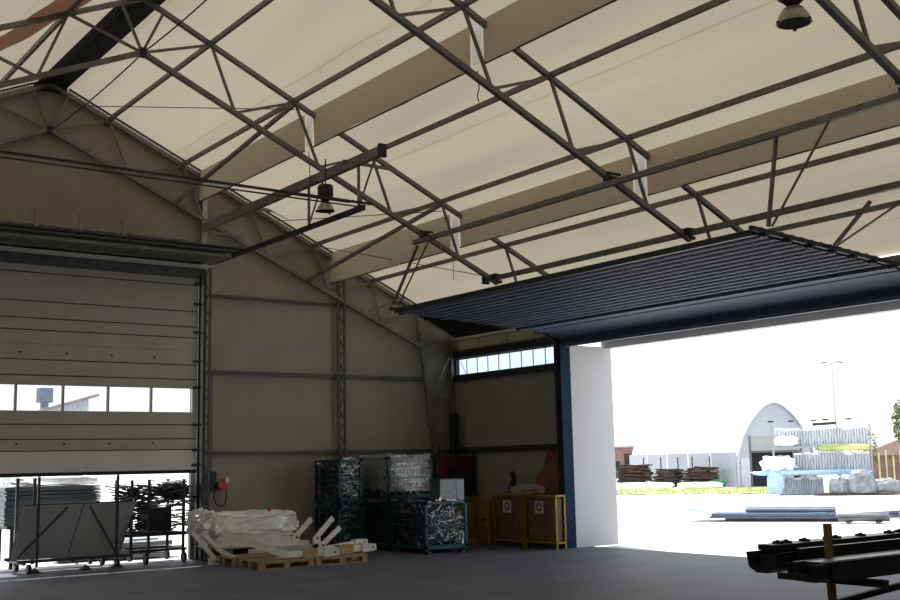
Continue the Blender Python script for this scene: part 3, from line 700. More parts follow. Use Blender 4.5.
# ------------------------------------------------------------------ teal mesh crates
def crate(x, y, z, w, d, h, label, fill, glint=0, wrap=False, seed=1):
    t = thing('mesh_crate', label, 'crate', (x, y, z), group='teal crates stacked beside the corner')
    e = .05
    for px in (0, w-e):
        for py in (0, d-e): MB().box((px, py, 0), (px+e, py+e, h)).build('post', 'teal', t, off=L0)
    for zz, hh in ((.09, .06), (h*.52, .04), (h-.05, .05)):
        m = MB(); m.box((0, 0, zz), (w, .03, zz+hh)); m.box((0, d-.03, zz), (w, d, zz+hh)); m.box((0, 0, zz), (.03, d, zz+hh)); m.box((w-.03, 0, zz), (w, d, zz+hh))
        m.build('rail', 'teal', t, off=L0)
    for px in (0, w-.13):
        m = MB(); m.box((px, 0, 0), (px+.13, .13, .05)); m.box((px, d-.13, 0), (px+.13, d, .05)); m.build('foot_plates', 'teal', t, off=L0)
    m = MB(); k = 14
    for i in range(1, k):
        a = i/k
        m.box((w*a-.003, .01, .1), (w*a+.003, .016, h-.03)); m.box((.01, d*a-.003, .1), (.016, d*a+.003, h-.03))
        zz = .1+(h-.15)*a; m.box((.02, .01, zz-.003), (w-.02, .016, zz+.003)); m.box((.01, .02, zz-.003), (.016, d-.02, zz+.003))
    m.build('wire_mesh', 'mesh', t, off=L0)
    box((.03, .03, .08), (w-.03, d-.03, .11)).build('floor_sheet', 'teal', t, off=L0)
    rnd = random.Random(seed)
    def fn(u, v):
        th = 2*math.pi*u; ph = math.pi*(v-.5)
        p = lambda q_, k_: math.copysign(abs(q_)**k_, q_)
        q = V((p(math.cos(ph), .25)*p(math.cos(th), .25), p(math.cos(ph), .25)*p(math.sin(th), .25), p(math.sin(ph), .3)))
        nn = noise.noise(q*5+V((seed, seed, 0)))*.07+rnd.uniform(-.03, .0)
        return V((w/2+q.x*(w/2-.05)*(1+nn*.5), d/2+q.y*(d/2-.05)*(1+nn*.5), .13+(h-.17)/2*(1+q.z)*(1+nn)))
    MB().grid(fn, 44, 26).build('filling', fill, t, off=L0)
    if glint:
        m = MB()
        for i in range(glint):
            side = rnd.random(); zz = rnd.uniform(.16, h-.04); L_ = rnd.uniform(.04, .2)*(1 if rnd.random() < .7 else .5); an = rnd.gauss(.1, .45)+math.sin(zz*9)*.4
            if rnd.random() < .15: zz = h-.02+rnd.uniform(0, .05)
            if side < .6: c = V((rnd.uniform(.08, w-.08), .028, zz)); dv = V((math.cos(an), rnd.uniform(-.1, .1), math.sin(an)))
            else: c = V((.028, rnd.uniform(.08, d-.08), zz)); dv = V((rnd.uniform(-.1, .1), math.cos(an), math.sin(an)))
            m.bar(c-dv*L_/2, c+dv*L_/2, .006+rnd.random()**3*.05, .006)
        o = m.build('metal_offcuts', 'scrap', t, off=L0); o['kind'] = 'stuff'
    if wrap:
        def fw(u, v):
            th = 2*math.pi*u; p = lambda q_: math.copysign(abs(q_)**.18, q_)
            q = V((p(math.cos(th)), p(math.sin(th)), v)); nn = noise.noise(q*6+V((seed, 0, 0)))*.05
            return V((w/2+q.x*(w/2+.012)*(1+nn), d/2+q.y*(d/2+.012)*(1+nn), .25*h+.82*h*v+noise.noise(V((u*9, seed, v)))*.06))
        MB().grid(fw, 60, 14).build('plastic_wrap', 'film', t, off=L0)
    return t
crate(12.15, -2.68, 0, .98, 1.2, .97, 'front teal crate full of shiny metal offcuts, nearest to the doorway', 'darkfill', 190, seed=3)
crate(12.14, -1.42, 0, 1.08, 1.1, .91, 'lower teal crate with dark filling behind the front crate', 'darkfill', 40, seed=5)
crate(12.14, -1.42, .93, 1.08, 1.1, .90, 'upper teal crate wrapped in silvery crumpled film', 'foil', 120, True, seed=8)
crate(11.2, -1.1, 0, .54, .95, .89, 'lower teal crate at the left end of the row', 'darkfill', 90, seed=12)
crate(11.2, -1.1, .91, .54, .95, .89, 'upper teal crate of the left stack with offcuts behind mesh', 'darkfill', 170, seed=14)
t = thing('folding_box', 'grey blue box standing on top of the front teal crate', 'box', (12.52, -2.62, .98))
m = MB(); m.box((12.55, -2.6, .99), (13.12, -2.25, 1.38)); m.build('body', 'sheetg', t, bevel=.01)
m = MB(); m.box((12.54, -2.61, 1.37), (13.13, -2.24, 1.39)); m.build('rim', 'teal', t)
m = MB(); m.box((12.94, -2.61, 1.0), (13.12, -2.595, 1.36)); m.build('pale_corner', 'panelg', t)

# ------------------------------------------------------------------ corner machine and yellow goods
t = thing('machine_cabinet', 'dark red machine cabinet in the corner of the hall', 'machine', (14.2, -.5, 0))
m = MB(); m.box((13.82, -.75, .85), (14.86, -.1, 1.84)); m.build('upper_body', 'red', t, bevel=.02)
m = MB(); m.box((13.88, -.7, 0), (14.8, -.12, .85)); m.build('lower_body', 'black', t, bevel=.02)
m = MB(); m.box((14.1, -.77, 1.35), (14.4, -.75, 1.62)); m.box((14.5, -.77, 1.1), (14.75, -.75, 1.5)); m.build('vents', 'black', t)
m = MB()
for x in (13.8, 14.78): MB().bar((x, -.76, 0), (x, -.76, 1.9), .05).build('frame_post', 'dark', t)
t = thing('yellow_bin', 'orange yellow bin standing in front of the dark red machine', 'bin', (14.4, -1.0, 0))
m = MB(); m.box((14.22, -1.22, .12), (14.54, -.9, .98)); m.build('body', 'yellow', t, bevel=.02)
m = MB(); m.box((14.2, -1.24, .92), (14.56, -.88, .98)); MB().box((14.24, -1.235, .5), (14.52, -1.22, .53)).build('band', 'yellow', t); m.build('rim', 'yellow', t)
m = MB(); m.box((14.15, -1.28, 0), (14.6, -.84, .12)); m.build('pallet_foot', 'wood', t)
t = thing('yellow_container', 'yellow container with black lettering beside the mesh cages', 'container', (14.6, -1.5, 0))
m = MB(); m.box((14.40, -1.72, .0), (14.8, -1.36, .92)); m.build('body', 'yellow', t, bevel=.03)
m = MB()
for zz in (.35, .62): m.box((14.38, -1.73, zz), (14.41, -1.35, zz+.03))
m.build('bands', 'yellow', t)
m = MB()
rr = random.Random(4)
for k in range(10): m.cbox((14.393, -1.45-.022*k, .5+.012*(k % 3)), (.006, .012, rr.uniform(.03, .07)))
m.build('marking', 'ink', t)
def cage(y0, y1, label):
    t = thing('yellow_cage', label, 'cage', (14.45, y0, 0), group='yellow mesh cages along the side wall')
    a, b_ = 14.42, 14.64; h = 1.04; e = .035
    for x in (a, b_):
        for y in (y0, y1): MB().bar((x, y, 0), (x, y, h), e).build('post', 'yellow', t)
    m = MB()
    for z in (.13, h-.02):
        m.bar((a, y0, z), (a, y1, z), e); m.bar((b_, y0, z), (b_, y1, z), e); m.bar((a, y0, z), (b_, y0, z), e); m.bar((a, y1, z), (b_, y1, z), e)
        m.build('rail', 'yellow', t); m = MB()
    m = MB(); n = 12
    for i in range(1, n):
        y = y0+(y1-y0)*i/n; m.bar((a, y, .13), (a, y, h), .0035); z = .13+(h-.13)*i/n; m.bar((a, y0, z), (a, y1, z), .0035)
    m.build('wire_mesh', 'yellow', t)
    m = MB(); m.box((a+.03, min(y0, y1)+.04, .14), (b_-.02, max(y0, y1)-.04, h-.04)); m.build('contents', 'cagefill', t, bevel=.03)
    c = (y0+y1)/2; m = MB(); m.cbox((a-.008, c+.02, .80), (.004, .26, .24)); lb = m.build('label_sheet', 'paper', t)
    m = MB(); n = 20
    for i in range(n):
        t0, t1 = 2*math.pi*i/n, 2*math.pi*(i+1)/n
        m.bar((a-.012, c+.02+.065*math.cos(t0), .80+.065*math.sin(t0)), (a-.012, c+.02+.065*math.cos(t1), .80+.065*math.sin(t1)), .028, .004, up=(1, 0, 0))
    m.build('ring_mark', 'ink', lb)
cage(-1.90, -2.80, 'yellow wire mesh cage with a ring label, the one farther from the doorway')
cage(-2.86, -3.48, 'yellow wire mesh cage with a ring label, next to the door jamb') if False else cage(-2.88, -3.80, 'yellow wire mesh cage with a ring label, next to the door jamb')
lump('cloth_heap', 'beige cloth heaped on top of the yellow cages', 'cloth', (14.6, -2.75, 1.12), (.3, .95, .22), 'beige', 21, amp=.25, sq=.8)
t = thing('black_tool', 'black hand tool standing on the farther yellow cage', 'tool', (14.6, -2.3, 1.06))
MB().tube((14.55, -2.3, 1.06), (14.55, -2.3, 1.16), .09, .06, 12).build('base', 'black', t)
MB().bar((14.55, -2.3, 1.14), (14.55, -2.42, 1.34), .07, .09).build('body', 'black', t)
MB().bar((14.55, -2.42, 1.34), (14.55, -2.34, 1.47), .05, .1).build('handle', 'black', t)
def rg(u, v):
    y = -2.75-u*.72; top = 1.3+.7*min(1, u*1.4)
    return (14.86-.03*math.sin(u*14)*v, y-.03*math.sin(v*5), 1.06+(top-1.06)*(v))
tag(MB().grid(rg, 26, 10).build('tarpaulin', 'rust', smooth=True), 'rusty red tarpaulin hanging on the side wall above the yellow cages', 'tarpaulin')

# ------------------------------------------------------------------ foreground rack with dark profiles
t = thing('profile_rack', 'metal trestle rack in the right foreground carrying dark profiles', 'rack', (7.13, -15.05, 0))
for x in (7.13, 8.22, 9.6):
    MB().tube((x, -15.05, 0), (x, -15.05, 1.20), .032, n=14).build('leg', 'post' if x < 9 else 'dark', t)
    MB().bar((x, -15.5, .03), (x, -14.6, .03), .07, .06).build('foot', 'dark', t)
    MB().bar((x, -15.5, .80), (x, -14.6, .80), .06, .05).build('cross_beam', 'dark', t)
m = MB(); m.bar((7.13, -15.05, .63), (8.22, -15.05, .70), .04, .045); m.bar((8.22, -15.05, .7), (9.6, -15.05, .7), .045, .05); m.build('brace', 'dark', t)
def profile_piece(label, pf, x0, core=None, x1=10.4):
    m = MB(); m.prism(pf, 0, x0, x1)
    t = thing('dark_profile', label, 'metal profile', (x0, pf[0][0], pf[0][1]), group='dark metal profiles on the foreground rack')
    m.build('shell', 'profile', t)
    if core: MB().prism(core, 0, x0+.10, x1).build('core', 'black', t)
    return t
def trough(y, z, w, h):   # open trough seen end-on
    return [(y-w, z+h), (y-w+.02, z+h), (y-w*.72, z+h*.3), (y-w*.3, z+.02), (y+w*.4, z+.02), (y+w*.8, z+h*.35), (y+w-.02, z+h), (y+w, z+h), (y+w*.85, z+h*.2), (y+w*.4, z-.01), (y-w*.35, z-.01), (y-w*.85, z+h*.15)]
def tcore(y, z, w, h): return [(y-w*.6, z+.02), (y+w*.6, z+.02), (y+w*.75, z+h*.8), (y-w*.75, z+h*.8)]
profile_piece('dark trough profile lying at the back of the foreground rack', trough(-14.78, .87, .14, .135), 6.70, tcore(-14.78, .87, .14, .135))
profile_piece('narrow dark trough profile in the middle of the foreground rack', trough(-15.14, .84, .12, .11), 6.66, tcore(-15.14, .84, .12, .11))
profile_piece('dark trough profile at the front edge of the foreground rack', trough(-15.38, .865, .13, .12), 6.44, tcore(-15.38, .865, .13, .12))
t = profile_piece('upper flat dark profile with small studs along its top on the foreground rack', [(-14.80, 1.008), (-14.64, 1.008), (-14.64, 1.05), (-14.80, 1.05)], 6.84)
MB().box((6.9, -14.98, .84), (10.4, -14.94, 1.03)).build('web_plate', 'profile', t)
for x in (7.0, 7.1, 7.32, 7.62, 7.72, 8.05, 8.45, 8.6, 8.8):
    m = MB(); m.tube((x, -14.7, 1.05), (x, -14.7, 1.075), .016, n=8); m.cbox((x, -14.7, 1.058), (.035, .08, .016)); m.build('stud', 'profile', t)
t = profile_piece('long dark profile with pale polished edge nearest on the foreground rack', [(-15.52, .985), (-15.40, .985), (-15.40, 1.0), (-15.52, 1.0)], 6.37)
m = MB(); m.box((6.37, -15.528, .99), (10.4, -15.52, 1.002)); m.build('bright_edge', 'alum', t)
MB().box((6.5, -15.515, .86), (10.4, -15.49, .984)).build('web_plate', 'profile', t)

# ================================================================== outside
VR = R(-52)
def T(o): return o
# hangar
ux, uy = V((.95, -.31, 0)).normalized(), V((.31, .95, 0)).normalized()
H0 = V((50.63, 21.67, 0))      # near left corner of its front
t = thing('storage_hangar', 'pale arched storage hangar with a dark open doorway across the yard', 'hangar', H0, math.atan2(ux.y, ux.x))
HW, HH, HL = 5.2, 4.75, 13
tab = [(0, 1), (.13, .985), (.26, .95), (.39, .89), (.53, .82), (.66, .73), (.8, .61), (.9, .49), (.97, .36), (1, .2), (1.0001, 0)]
half = [(HW/2*(1+a_), HH*z_) for a_, z_ in tab]; ap = [(HW-x_, z_) for x_, z_ in half[::-1]]+half[1:]
front = MB(); n = len(ap)
dx0, dx1, dz = .98, 4.3, 2.85
# front wall as strips over the doorway
def az(x):
    for (xa, za), (xb, zb_) in zip(ap, ap[1:]):
        if xa <= x <= xb: return za+(zb_-za)*(x-xa)/max(xb-xa, 1e-6)
    return 0
xs = sorted(set([p[0] for p in ap]+[dx0, dx1]))
for a, b_ in zip(xs, xs[1:]):
    mid = (a+b_)/2; zl = dz if dx0 < mid < dx1 else 0
    if az(a) > zl or az(b_) > zl: front.quad((a, 0, zl), (b_, 0, zl), (b_, 0, max(az(b_), zl)), (a, 0, max(az(a), zl)))
front.build('front_wall', 'hang', t, off=L0)
shell = MB()
for (xa, za), (xb, zb_) in zip(ap, ap[1:]):
    shell.quad((xa, -.12, za), (xb, -.12, zb_), (xb, HL, zb_), (xa, HL, za))
shell.build('roof_shell', 'hangr', t, off=L0)
MB().box((-.06, 0, 0), (0.0, HL, 1.95)).build('side_skirt', 'hang', t, off=L0)
m = MB()
for k in range(1, 5): y = k*HL/5+.0; MB().box((-.09, y-.04, 0), (-.06, y+.04, 1.95)).build('skirt_post', 'hangr', t, off=L0)
m = MB(); m.box((-.07, 0, 1.0), (-.062, HL, 1.03)); m.build('skirt_seam', 'hang', t, off=L0)
MB().box((.28, -.03, 0), (.85, 0, 1.6)).build('side_door', 'white', t, off=L0)
MB().box((dx0, .0, 2.0), (dx1, .05, dz)).build('raised_curtain', 'panelg', t, off=L0)
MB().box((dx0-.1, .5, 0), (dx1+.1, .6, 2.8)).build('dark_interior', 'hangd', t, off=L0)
m = MB(); m.box((dx0-.1, -.05, 0), (dx0, 0.02, dz)); m.box((dx1, -.05, 0), (dx1+.1, .02, dz)); m.box((dx0-.1, -.05, 1.9), (dx1+.1, 0.0, 1.97)); m.build('door_frame', 'sheetg', t, off=L0)
m = MB()
for (xa, za), (xb, zb_) in zip(ap, ap[1:]): m.bar((xa, -.1, za), (xb, -.1, zb_), .12, .06)
m.build('arch_trim', 'alum', t, off=L0)

# material yard racks: everything stands in a frame turned toward the hall
def yard(x, y): return (x, y, 0)
O = V((42.3, 10.4, 0)); RX = V((math.cos(VR), math.sin(VR), 0)); RY = V((-math.sin(VR), math.cos(VR), 0))
def W3(a, b_, z=0): p = O+RX*a+RY*b_; return (p.x, p.y, z)
t = thing('yard_rack', 'steel yard rack of three levels holding wrapped window frames', 'rack', W3(0, 0), VR)
for x in (-1.75, -.5, 1.0, 2.35):
    for y in (0, 1.4): MB().box((x-.03, y-.03, 0), (x+.03, y+.03, 3.0 if x > -2 else 2.2)).build('post', 'panelg', t, off=L0)
m = MB()
for z in (.9, 2.02): m.box((-1.8, 0, z), (2.4, 1.4, z+.08))
m.build('shelf', 'panelg', t, off=L0)
for r_, (z0, h, xa, xb, cnt, g2) in enumerate([(2.12, .82, -1.65, 2.3, 11, 'upper'), (1.0, .85, -.9, 2.3, 9, 'middle'), (.0, .78, -1.6, .3, 6, 'bottom')]):
    for k in range(cnt):
        w = (xb-xa)/cnt; x = xa+k*w; hh = h*random.uniform(.88, 1.04)
        t2 = thing('wrapped_frame_bundle', 'film wrapped bundle of pale frames standing on the %s level of the yard rack' % g2, 'wrapped frames', W3(x, .25, z0), VR, group='wrapped frame bundles on the %s level' % g2)
        m = MB()
        for q in range(3): m.box((q*w/3+.006, 0, .0), (q*w/3+w/3-.012, .9, hh*random.uniform(.94, 1)))
        m.build('frames', 'wrapg', t2, off=L0)
        box((0, -.02, hh*.9), (w-.01, .92, hh*1.02)).build('film_cap', 'filmw', t2, off=L0)
def ylump(name, label, cat, a, b_, z, dims, m, seed, **kw):
    p = W3(a, b_, z); o = lump(name, None, None, (0, 0, 0.01+dims[2]*(.2 if 'coil' in name else .5)), dims if 'coil' not in name else (dims[0]*.95, dims[1], dims[2]*1.4), m, seed, **kw)
    o.location = (p[0], p[1], z); o.rotation_euler = (0, 0, VR); return tag(o, label, cat)
ylump('white_tarpaulin', 'white tarpaulin bunched at the left end of the middle rack level', 'tarpaulin', -1.6, .2, .95, (1.5, 1.4, .7), 'filmw', 31, amp=.3, sq=.7)
ylump('blue_tarpaulin', 'pale blue tarpaulin spread along the shelf of the yard rack', 'tarpaulin', -.2, -.25, .82, (5.0, .5, .22), 'bluewrap', 33, amp=.25, sq=.6)
ylump('blue_film_curtain', 'blue film drooping to the ground at the left end of the yard rack', 'film', -1.75, -.35, 0.02, (.7, .5, 1.0), 'bluewrap', 37, amp=.35, sq=.7)
ylump('white_film_heap', 'white film heap on the upper left of the yard rack', 'film', -1.2, .1, 2.12, (1.0, .8, .42), 'filmw', 41, amp=.35, sq=.7)
ylump('grey_wrapped_coil', 'smaller grey wrapped rounded bundle on the ground before the yard rack', 'wrapped bundle', .85, -1.2, .03, (.9, .8, .85), 'coil', 43, amp=.08, sq=.9)
ylump('grey_wrapped_coil', 'big dome shaped grey wrapped bundle on the ground before the yard rack', 'wrapped bundle', 1.75, -1.2, .03, (1.3, 1.0, 1.15), 'coil', 47, amp=.06, sq=.9)
ylump('grey_wrapped_coil', 'low grey wrapped bundle at the right end before the yard rack', 'wrapped bundle', 2.75, -1.0, .03, (1.4, .8, .7), 'coil', 49, amp=.12, sq=.8)
ylump('foliage_bundle', 'green brown bundle of straps between the rack levels', 'bundle', 1.2, .1, 1.85, (2.2, .4, .3), 'grass', 53, amp=.2, sq=.5)
ylump('ground_pallet_base', 'dark low base under the rounded wrapped bundles', 'base', 1.6, -1.1, 0, (3.6, 1.2, .08), 'oldwood', 55, amp=.02, sq=.3)
for i, (x, z) in enumerate(((-1.8, 3.05), (-.9, 3.05), (1.6, 3.08), (.1, 3.06), (.6, 3.08))):
    t2 = thing('rack_lamp', 'small dark lamp head on a thin pole above the yard rack', 'lamp', W3(x, 1.6), VR, group='lamp heads above the yard rack')
    box((-.015, 0, 0), (.015, .03, z+.2)).build('pole', 'panelg', t2, off=L0); box((-.13, -.05, z+.18), (.13, .08, z+.25)).build('head', 'black', t2, off=L0)
tag(MB().bar(W3(0, .7, 3.06), W3(1.0, .7, 3.1), .3, .12).build('dark_case', 'black'), 'dark case lying on top of the yard rack', 'case')

# lamp post far away
LP = (55.5, 18.4)
t = thing('street_lamp', 'tall thin lamp post with two arms behind the yard rack', 'street lamp', (LP[0], LP[1], 0))
MB().tube((LP[0], LP[1], 0), (LP[0], LP[1], 6.95), .09, .05, 10).build('pole', 'alum', t)
for s_ in (-1, 1):
    m = MB(); a = V((LP[0], LP[1], 6.9)); m.bar(a, a+RX*.35*s_+V((0, 0, .08)), .05); m.bar(a+RX*.3*s_+V((0, 0, .08)), a+RX*.62*s_+V((0, 0, .03)), .18, .08); m.build('lamp_head', 'sheetg', t)

# grass strip
def strip(u, v):
    a = V((44.5, 25.6)).lerp(V((49.8, 17.2)), u); b_ = V((38.6, 19.8)).lerp(V((42.6, 12.6)), u); c = a.lerp(b_, v); w_ = noise.noise(V((u*7, v*3, 1)))*.5
    return (c.x+w_, c.y+w_, .0+.03*math.sin(u*40)*math.sin(v*9))
m = MB().grid(strip, 40, 6); gs = o = m.build('grass_strip', 'grass'); tag(o, 'strip of sunny grass in front of the hangar', 'grass', kind='stuff')
m = MB()
for i in range(1800):
    c = strip(random.random(), random.random()); h = random.uniform(.04, .16); a = random.uniform(0, 3.1); dx, dy = .03*math.cos(a), .03*math.sin(a)
    m.add([(c[0]-dx, c[1]-dy, 0), (c[0]+dx, c[1]+dy, 0), (c[0]+random.uniform(-.05, .05), c[1], h)], [(0, 1, 2)])
tag(m.build('grass_tufts', 'grass', gs), kind='stuff')

# timber piles before the hangar
for i, (cx, cy, nn, L_, lab) in enumerate(((48.9, 28.0, 60, 1.5, 'dark pile of broken timber at the left in front of the hangar side'), (49.3, 25.6, 46, 1.2, 'dark pile of timber in the middle in front of the hangar side'), (49.8, 23.6, 50, 1.3, 'dark pile of timber at the right in front of the hangar side'))):
    t = thing('timber_pile', lab, 'timber pile', (cx, cy, 0)); m = MB()
    for k in range(nn*2):
        z = .05+.085*(k//8)+random.uniform(0, .05); off = random.uniform(-.5, .5); an = random.uniform(-.45, .45)
        c = V((cx, cy, z))+RX*random.uniform(-.4, .4)+RY*off; d = (RX*math.cos(an)+RY*math.sin(an)+V((0, 0, random.uniform(-.08, .08))))*L_/2
        m.bar(c-d, c+d, .12, .07)
    o = m.build('timbers', 'oldwood', t); o['kind'] = 'stuff'
    m = MB()
    for s_ in (-.5, .5): p = V((cx, cy, 0))+RX*s_+RY*.6; m.bar(p, p+V((0, 0, 1.75)), .05)
    m.build('stakes', 'oldwood', t)
for i, (a, b_, w, lab) in enumerate(((-9.3+.0, 11.0, 3.2, 'long low white sheet lying at the foot of the timber piles'), (-6.3, 9.6, 2.2, 'short low white sheet right of the timber piles'), (-12.0, 12.2, 2.2, 'low white sheet left of the timber piles'))):
    p = [(47.6, 26.0), (48.9, 22.9), (47.4, 29.2)][i]
    o = lump('white_sheet', None, None, (0, 0, .14), (w*1.1, .8, .34), 'filmw', 60+i, amp=.2, sq=.5); o.location = (p[0], p[1], 0); o.rotation_euler = (0, 0, VR); tag(o, lab, 'sheet')
o = lump('green_heap', None, None, (0, 0, .2), (1.0, .6, .5), 'green', 66, amp=.2, sq=.8); o.location = (50.0, 22.6, 0); o.rotation_euler = (0, 0, VR); tag(o, 'small green heap beside the hangar corner', 'heap')

# brick house, tree stump, loader at far left
t = thing('brick_house', 'reddish brick house far away beyond the left end of the hangar', 'house', (79, 59.5, 0), VR)
box((-3, 0, 0), (4.2, 5, 2.8)).build('walls', 'brick', t, off=L0); box((-3.2, -.2, 2.8), (4.4, 5.2, 2.95)).build('flat_roof', 'rooft', t, off=L0)
for x in (-1.6, .4, 2.4): box((x, -.03, 1.1), (x+.7, 0, 2.2)).build('window', 'hangd', t, off=L0)
def tree(label, x, y, h, r, seed, zc=None, cone=False, n=900, kind='broad_tree'):
    t = thing(kind, label, 'tree', (x, y, 0)); rr = random.Random(seed); m = MB()
    zc = zc or h*.62
    MB().tube((x, y, 0), (x, y, h*.7), r*.09, r*.04, 8).build('trunk', 'trunk', t)
    for i in range(n):
        while True:
            q = V((rr.uniform(-1, 1), rr.uniform(-1, 1), rr.uniform(-1, 1)))
            if .35 < q.length < 1 and noise.noise(q*2.2+V((seed, 0, 0))) > -.18: break
        c = V((x+q.x*r, y+q.y*r, zc+q.z*(h-zc))); a = V((rr.gauss(0, 1), rr.gauss(0, 1), rr.gauss(0, 1))).normalized(); b_ = a.orthogonal().normalized(); s_ = r*.11*rr.uniform(.6, 1.3)
        m.add([c-a*s_, c+b_*s_*.6, c+a*s_, c-b_*s_*.6], [(0, 1, 2, 3)])
    m.build('crown', 'leaf', t)
tree('green tree cut by the right edge of the view', 55.6, 13.6, 5.0, 1.15, 2, 3.3, n=2600)
tree('low green tree behind the right end of the yard rack', 59.2, 18.9, 3.5, .6, 5, 2.3)
tree('slanted dark tree rising behind the brick house', 60.2, 38.4, 3.7, .4, 8, 3.0, n=300)
t = thing('loader_vehicle', 'dark green loader vehicle parked at the far left of the yard', 'vehicle', (59.2, 39.6, 0), VR)
box((-1.2, 0, .45), (.5, 1.3, 1.0)).build('body', 'green', t, off=L0, bevel=.08); box((-.9, .1, 1.0), (-.1, 1.2, 1.55)).build('cabin', 'hangd', t, off=L0, bevel=.06)
MB().bar((.3, .6, .9), (1.0, .6, 1.5), .12).bar((1.0, .6, 1.5), (1.5, .6, .4), .12).build('boom', 'green', t, off=L0)
for x in (-.8, .3):
    for y in (-.1, 1.3): MB().tube((x, y-.1, .38), (x, y+.1, .38), .38, n=18).build('wheel', 'black', t, off=L0)

# sheets and pipes on the ground of the yard
sd = V((.53, -.85, 0)).normalized(); sp = V((-sd.y, sd.x, 0))
SO = V((24.08, .68, 0))
def S3(a, b_, z): p = SO+sd*a+sp*b_; return (p.x, p.y, z)
rs_ = math.atan2(sd.y, sd.x)
t = thing('sheet_pile', 'long low pile of blue grey metal sheets lying on the yard', 'metal sheets', S3(0, 0, 0), rs_)
m = MB(); m.box((.4, -.45, .0), (3.6, .35, .08)); m.build('base_boards', 'oldwood', t, off=L0)
m = MB(); m.box((.0, -.5, .06), (3.3, .5, .11)); m.box((.05, -.5, .12), (3.2, .45, .19)); m.build('sheets', 'navy', t, off=L0)
m = MB(); m.add([(-.75, -.45, .28), (0.0, -.5, .14), (.15, .5, .14), (-.55, .5, .30), (3.0, .5, .2), (3.0, -.4, .2)], [(0, 1, 2, 3), (1, 5, 4, 2)]); m.build('bent_top_sheet', 'blueg', t, off=L0)
m = MB()
for k in range(5): m.tube((.9, -.1+.12*k, .26+.03*(k % 2)), (3.2, -.1+.12*k, .26+.03*(k % 2)), .05, n=8)
m.build('round_bars', 'navyl', t, off=L0)
for i, (x, y, an, L_, lab) in enumerate(((24.9, -2.75, -.1, 1.2, 'nearest bundle of pale pipes lying on the yard'), (26.0, -2.7, .25, 1.5, 'middle bundle of pale pipes on the yard'), (26.3, -3.6, -.3, 2.0, 'bundle of pale pipes lying askew at the right edge of the yard view'))):
    t = thing('pipe_bundle', lab, 'pipes', (x, y, 0), rs_+an); m = MB()
    for k in range(7): m.tube((0, .1*(k % 4)-.15, .07+.1*(k//4)), (L_, .1*(k % 4)-.15+random.uniform(-.08, .08), .07+.1*(k//4)+random.uniform(0, .08)), .045, n=8)
    m.build('pipes', 'pipem', t, off=L0)
    m = MB(); m.box((.2, -.3, 0), (.3, .3, .03)); m.box((L_-.3, -.3, 0), (L_-.2, .3, .03)); m.build('bearers', 'oldwood', t, off=L0)
# fence posts and low roof at right edge
t = thing('low_shed', 'low shed with a sloping tiled roof at the right edge of the view', 'shed', (60.8, 19.0, 0), VR)
box((-.6, 0, 0), (5, 4, 1.6)).build('walls', 'brick', t, off=L0)
MB().prism([(-1.4, 1.6), (5.4, 1.6), (2.4, 3.1)], 1, -.3, 4.2).build('roof', 'rooft', t, off=L0)
for i in range(9):
    p = O+RX*(2.9+.33*i)+RY*(3+.2*i)
    m = MB(); m.tube((p.x, p.y, 0), (p.x, p.y, 1.75+.15*math.sin(i*2.3)), .035, n=8)
    tag(m.build('stake_post', 'grass'), 'thin yellow green stake standing at the right edge of the yard', 'stake', 'stakes at the right edge of the yard')
# house seen through the sectional door windows
t = thing('gabled_house', 'pale gabled house seen through the sectional door window', 'house', (15.4, 31.5, 0), 0)
m = MB(); m.prism([(13.3, 0), (17.0, 0), (17.0, 4.95), (13.3, 3.85)], 1, 31.5, 36); m.build('walls', 'wrapg', t)
m = MB(); m.bar((13.0, 31.2, 3.85), (17.3, 31.2, 5.12), .5, .12); m.build('roof_edge', 'rooft', t)
t = thing('chimney_block', 'small grey blue tower block seen through the sectional door window', 'tower', (20.6, 50.8, 0))
m = MB(); m.box((20.2, 50.4, 5.9), (21.0, 51.2, 6.8)); m.box((20.4, 50.6, 0), (20.8, 51.0, 5.9)); m.build('block', 'navyl', t)

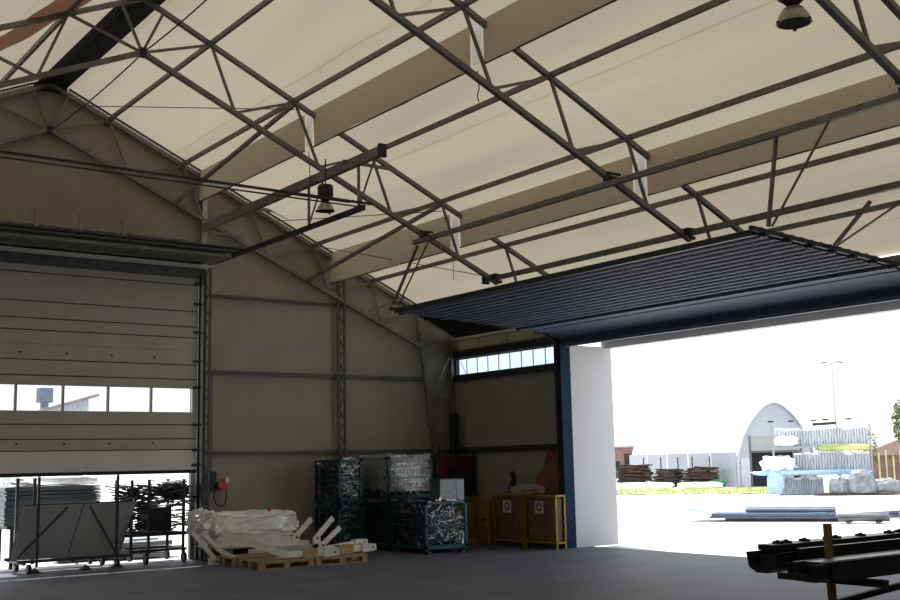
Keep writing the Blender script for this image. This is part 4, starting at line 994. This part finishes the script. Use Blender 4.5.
# ------------------------------------------------------------------ light and sky
w = bpy.data.worlds.new('sky'); bpy.context.scene.world = w; w.use_nodes = True
nt = w.node_tree; bg = nt.nodes['Background']
tc = nt.nodes.new('ShaderNodeTexCoord'); sx = nt.nodes.new('ShaderNodeSeparateXYZ'); rp = nt.nodes.new('ShaderNodeValToRGB')
nt.links.new(tc.outputs['Generated'], sx.inputs[0]); nt.links.new(sx.outputs['Z'], rp.inputs['Fac']); nt.links.new(rp.outputs['Color'], bg.inputs['Color'])
rp.color_ramp.elements[0].color = (1, 1, 1, 1); rp.color_ramp.elements[0].position = .15
rp.color_ramp.elements[1].color = (.72, .84, 1, 1); rp.color_ramp.elements[1].position = .8
bg.inputs['Strength'].default_value = 1.9
sun = bpy.data.lights.new('sun', 'SUN'); sun.energy = 7.5; sun.angle = R(.6); sun.color = (1, .96, .88)
so = bpy.data.objects.new('sun', sun); C.objects.link(so)
sdv = V((.10, .40, .90)).normalized()          # towards the sun
so.rotation_euler = sdv.to_track_quat('Z', 'Y').to_euler()

# ------------------------------------------------------------------ camera
cd = bpy.data.cameras.new('camera'); cam = bpy.data.objects.new('camera', cd); C.objects.link(cam)
cd.sensor_width = 36; cd.lens = 1110.56/900*36; cd.clip_end = 500; cd.clip_start = .05
yaw, pitch, roll = .6337, .1452, -.0204
fwd = V((math.sin(yaw)*math.cos(pitch), math.cos(yaw)*math.cos(pitch), math.sin(pitch)))
right = V((math.cos(yaw), -math.sin(yaw), 0)); up = right.cross(fwd)
r2 = right*math.cos(roll)+up*math.sin(roll); u2 = up*math.cos(roll)-right*math.sin(roll)
mt = Matrix((r2, u2, -fwd)).transposed().to_4x4(); mt.translation = V((0, -20.132, 1.7)); cam.matrix_world = mt
sc = bpy.context.scene; sc.camera = cam
sc.view_settings.view_transform = 'Standard'; sc.view_settings.look = 'None'; sc.view_settings.exposure = 0
sc.cycles.max_bounces = 8; sc.cycles.diffuse_bounces = 5; sc.cycles.transparent_max_bounces = 12
sc.cycles.sample_clamp_indirect = 4
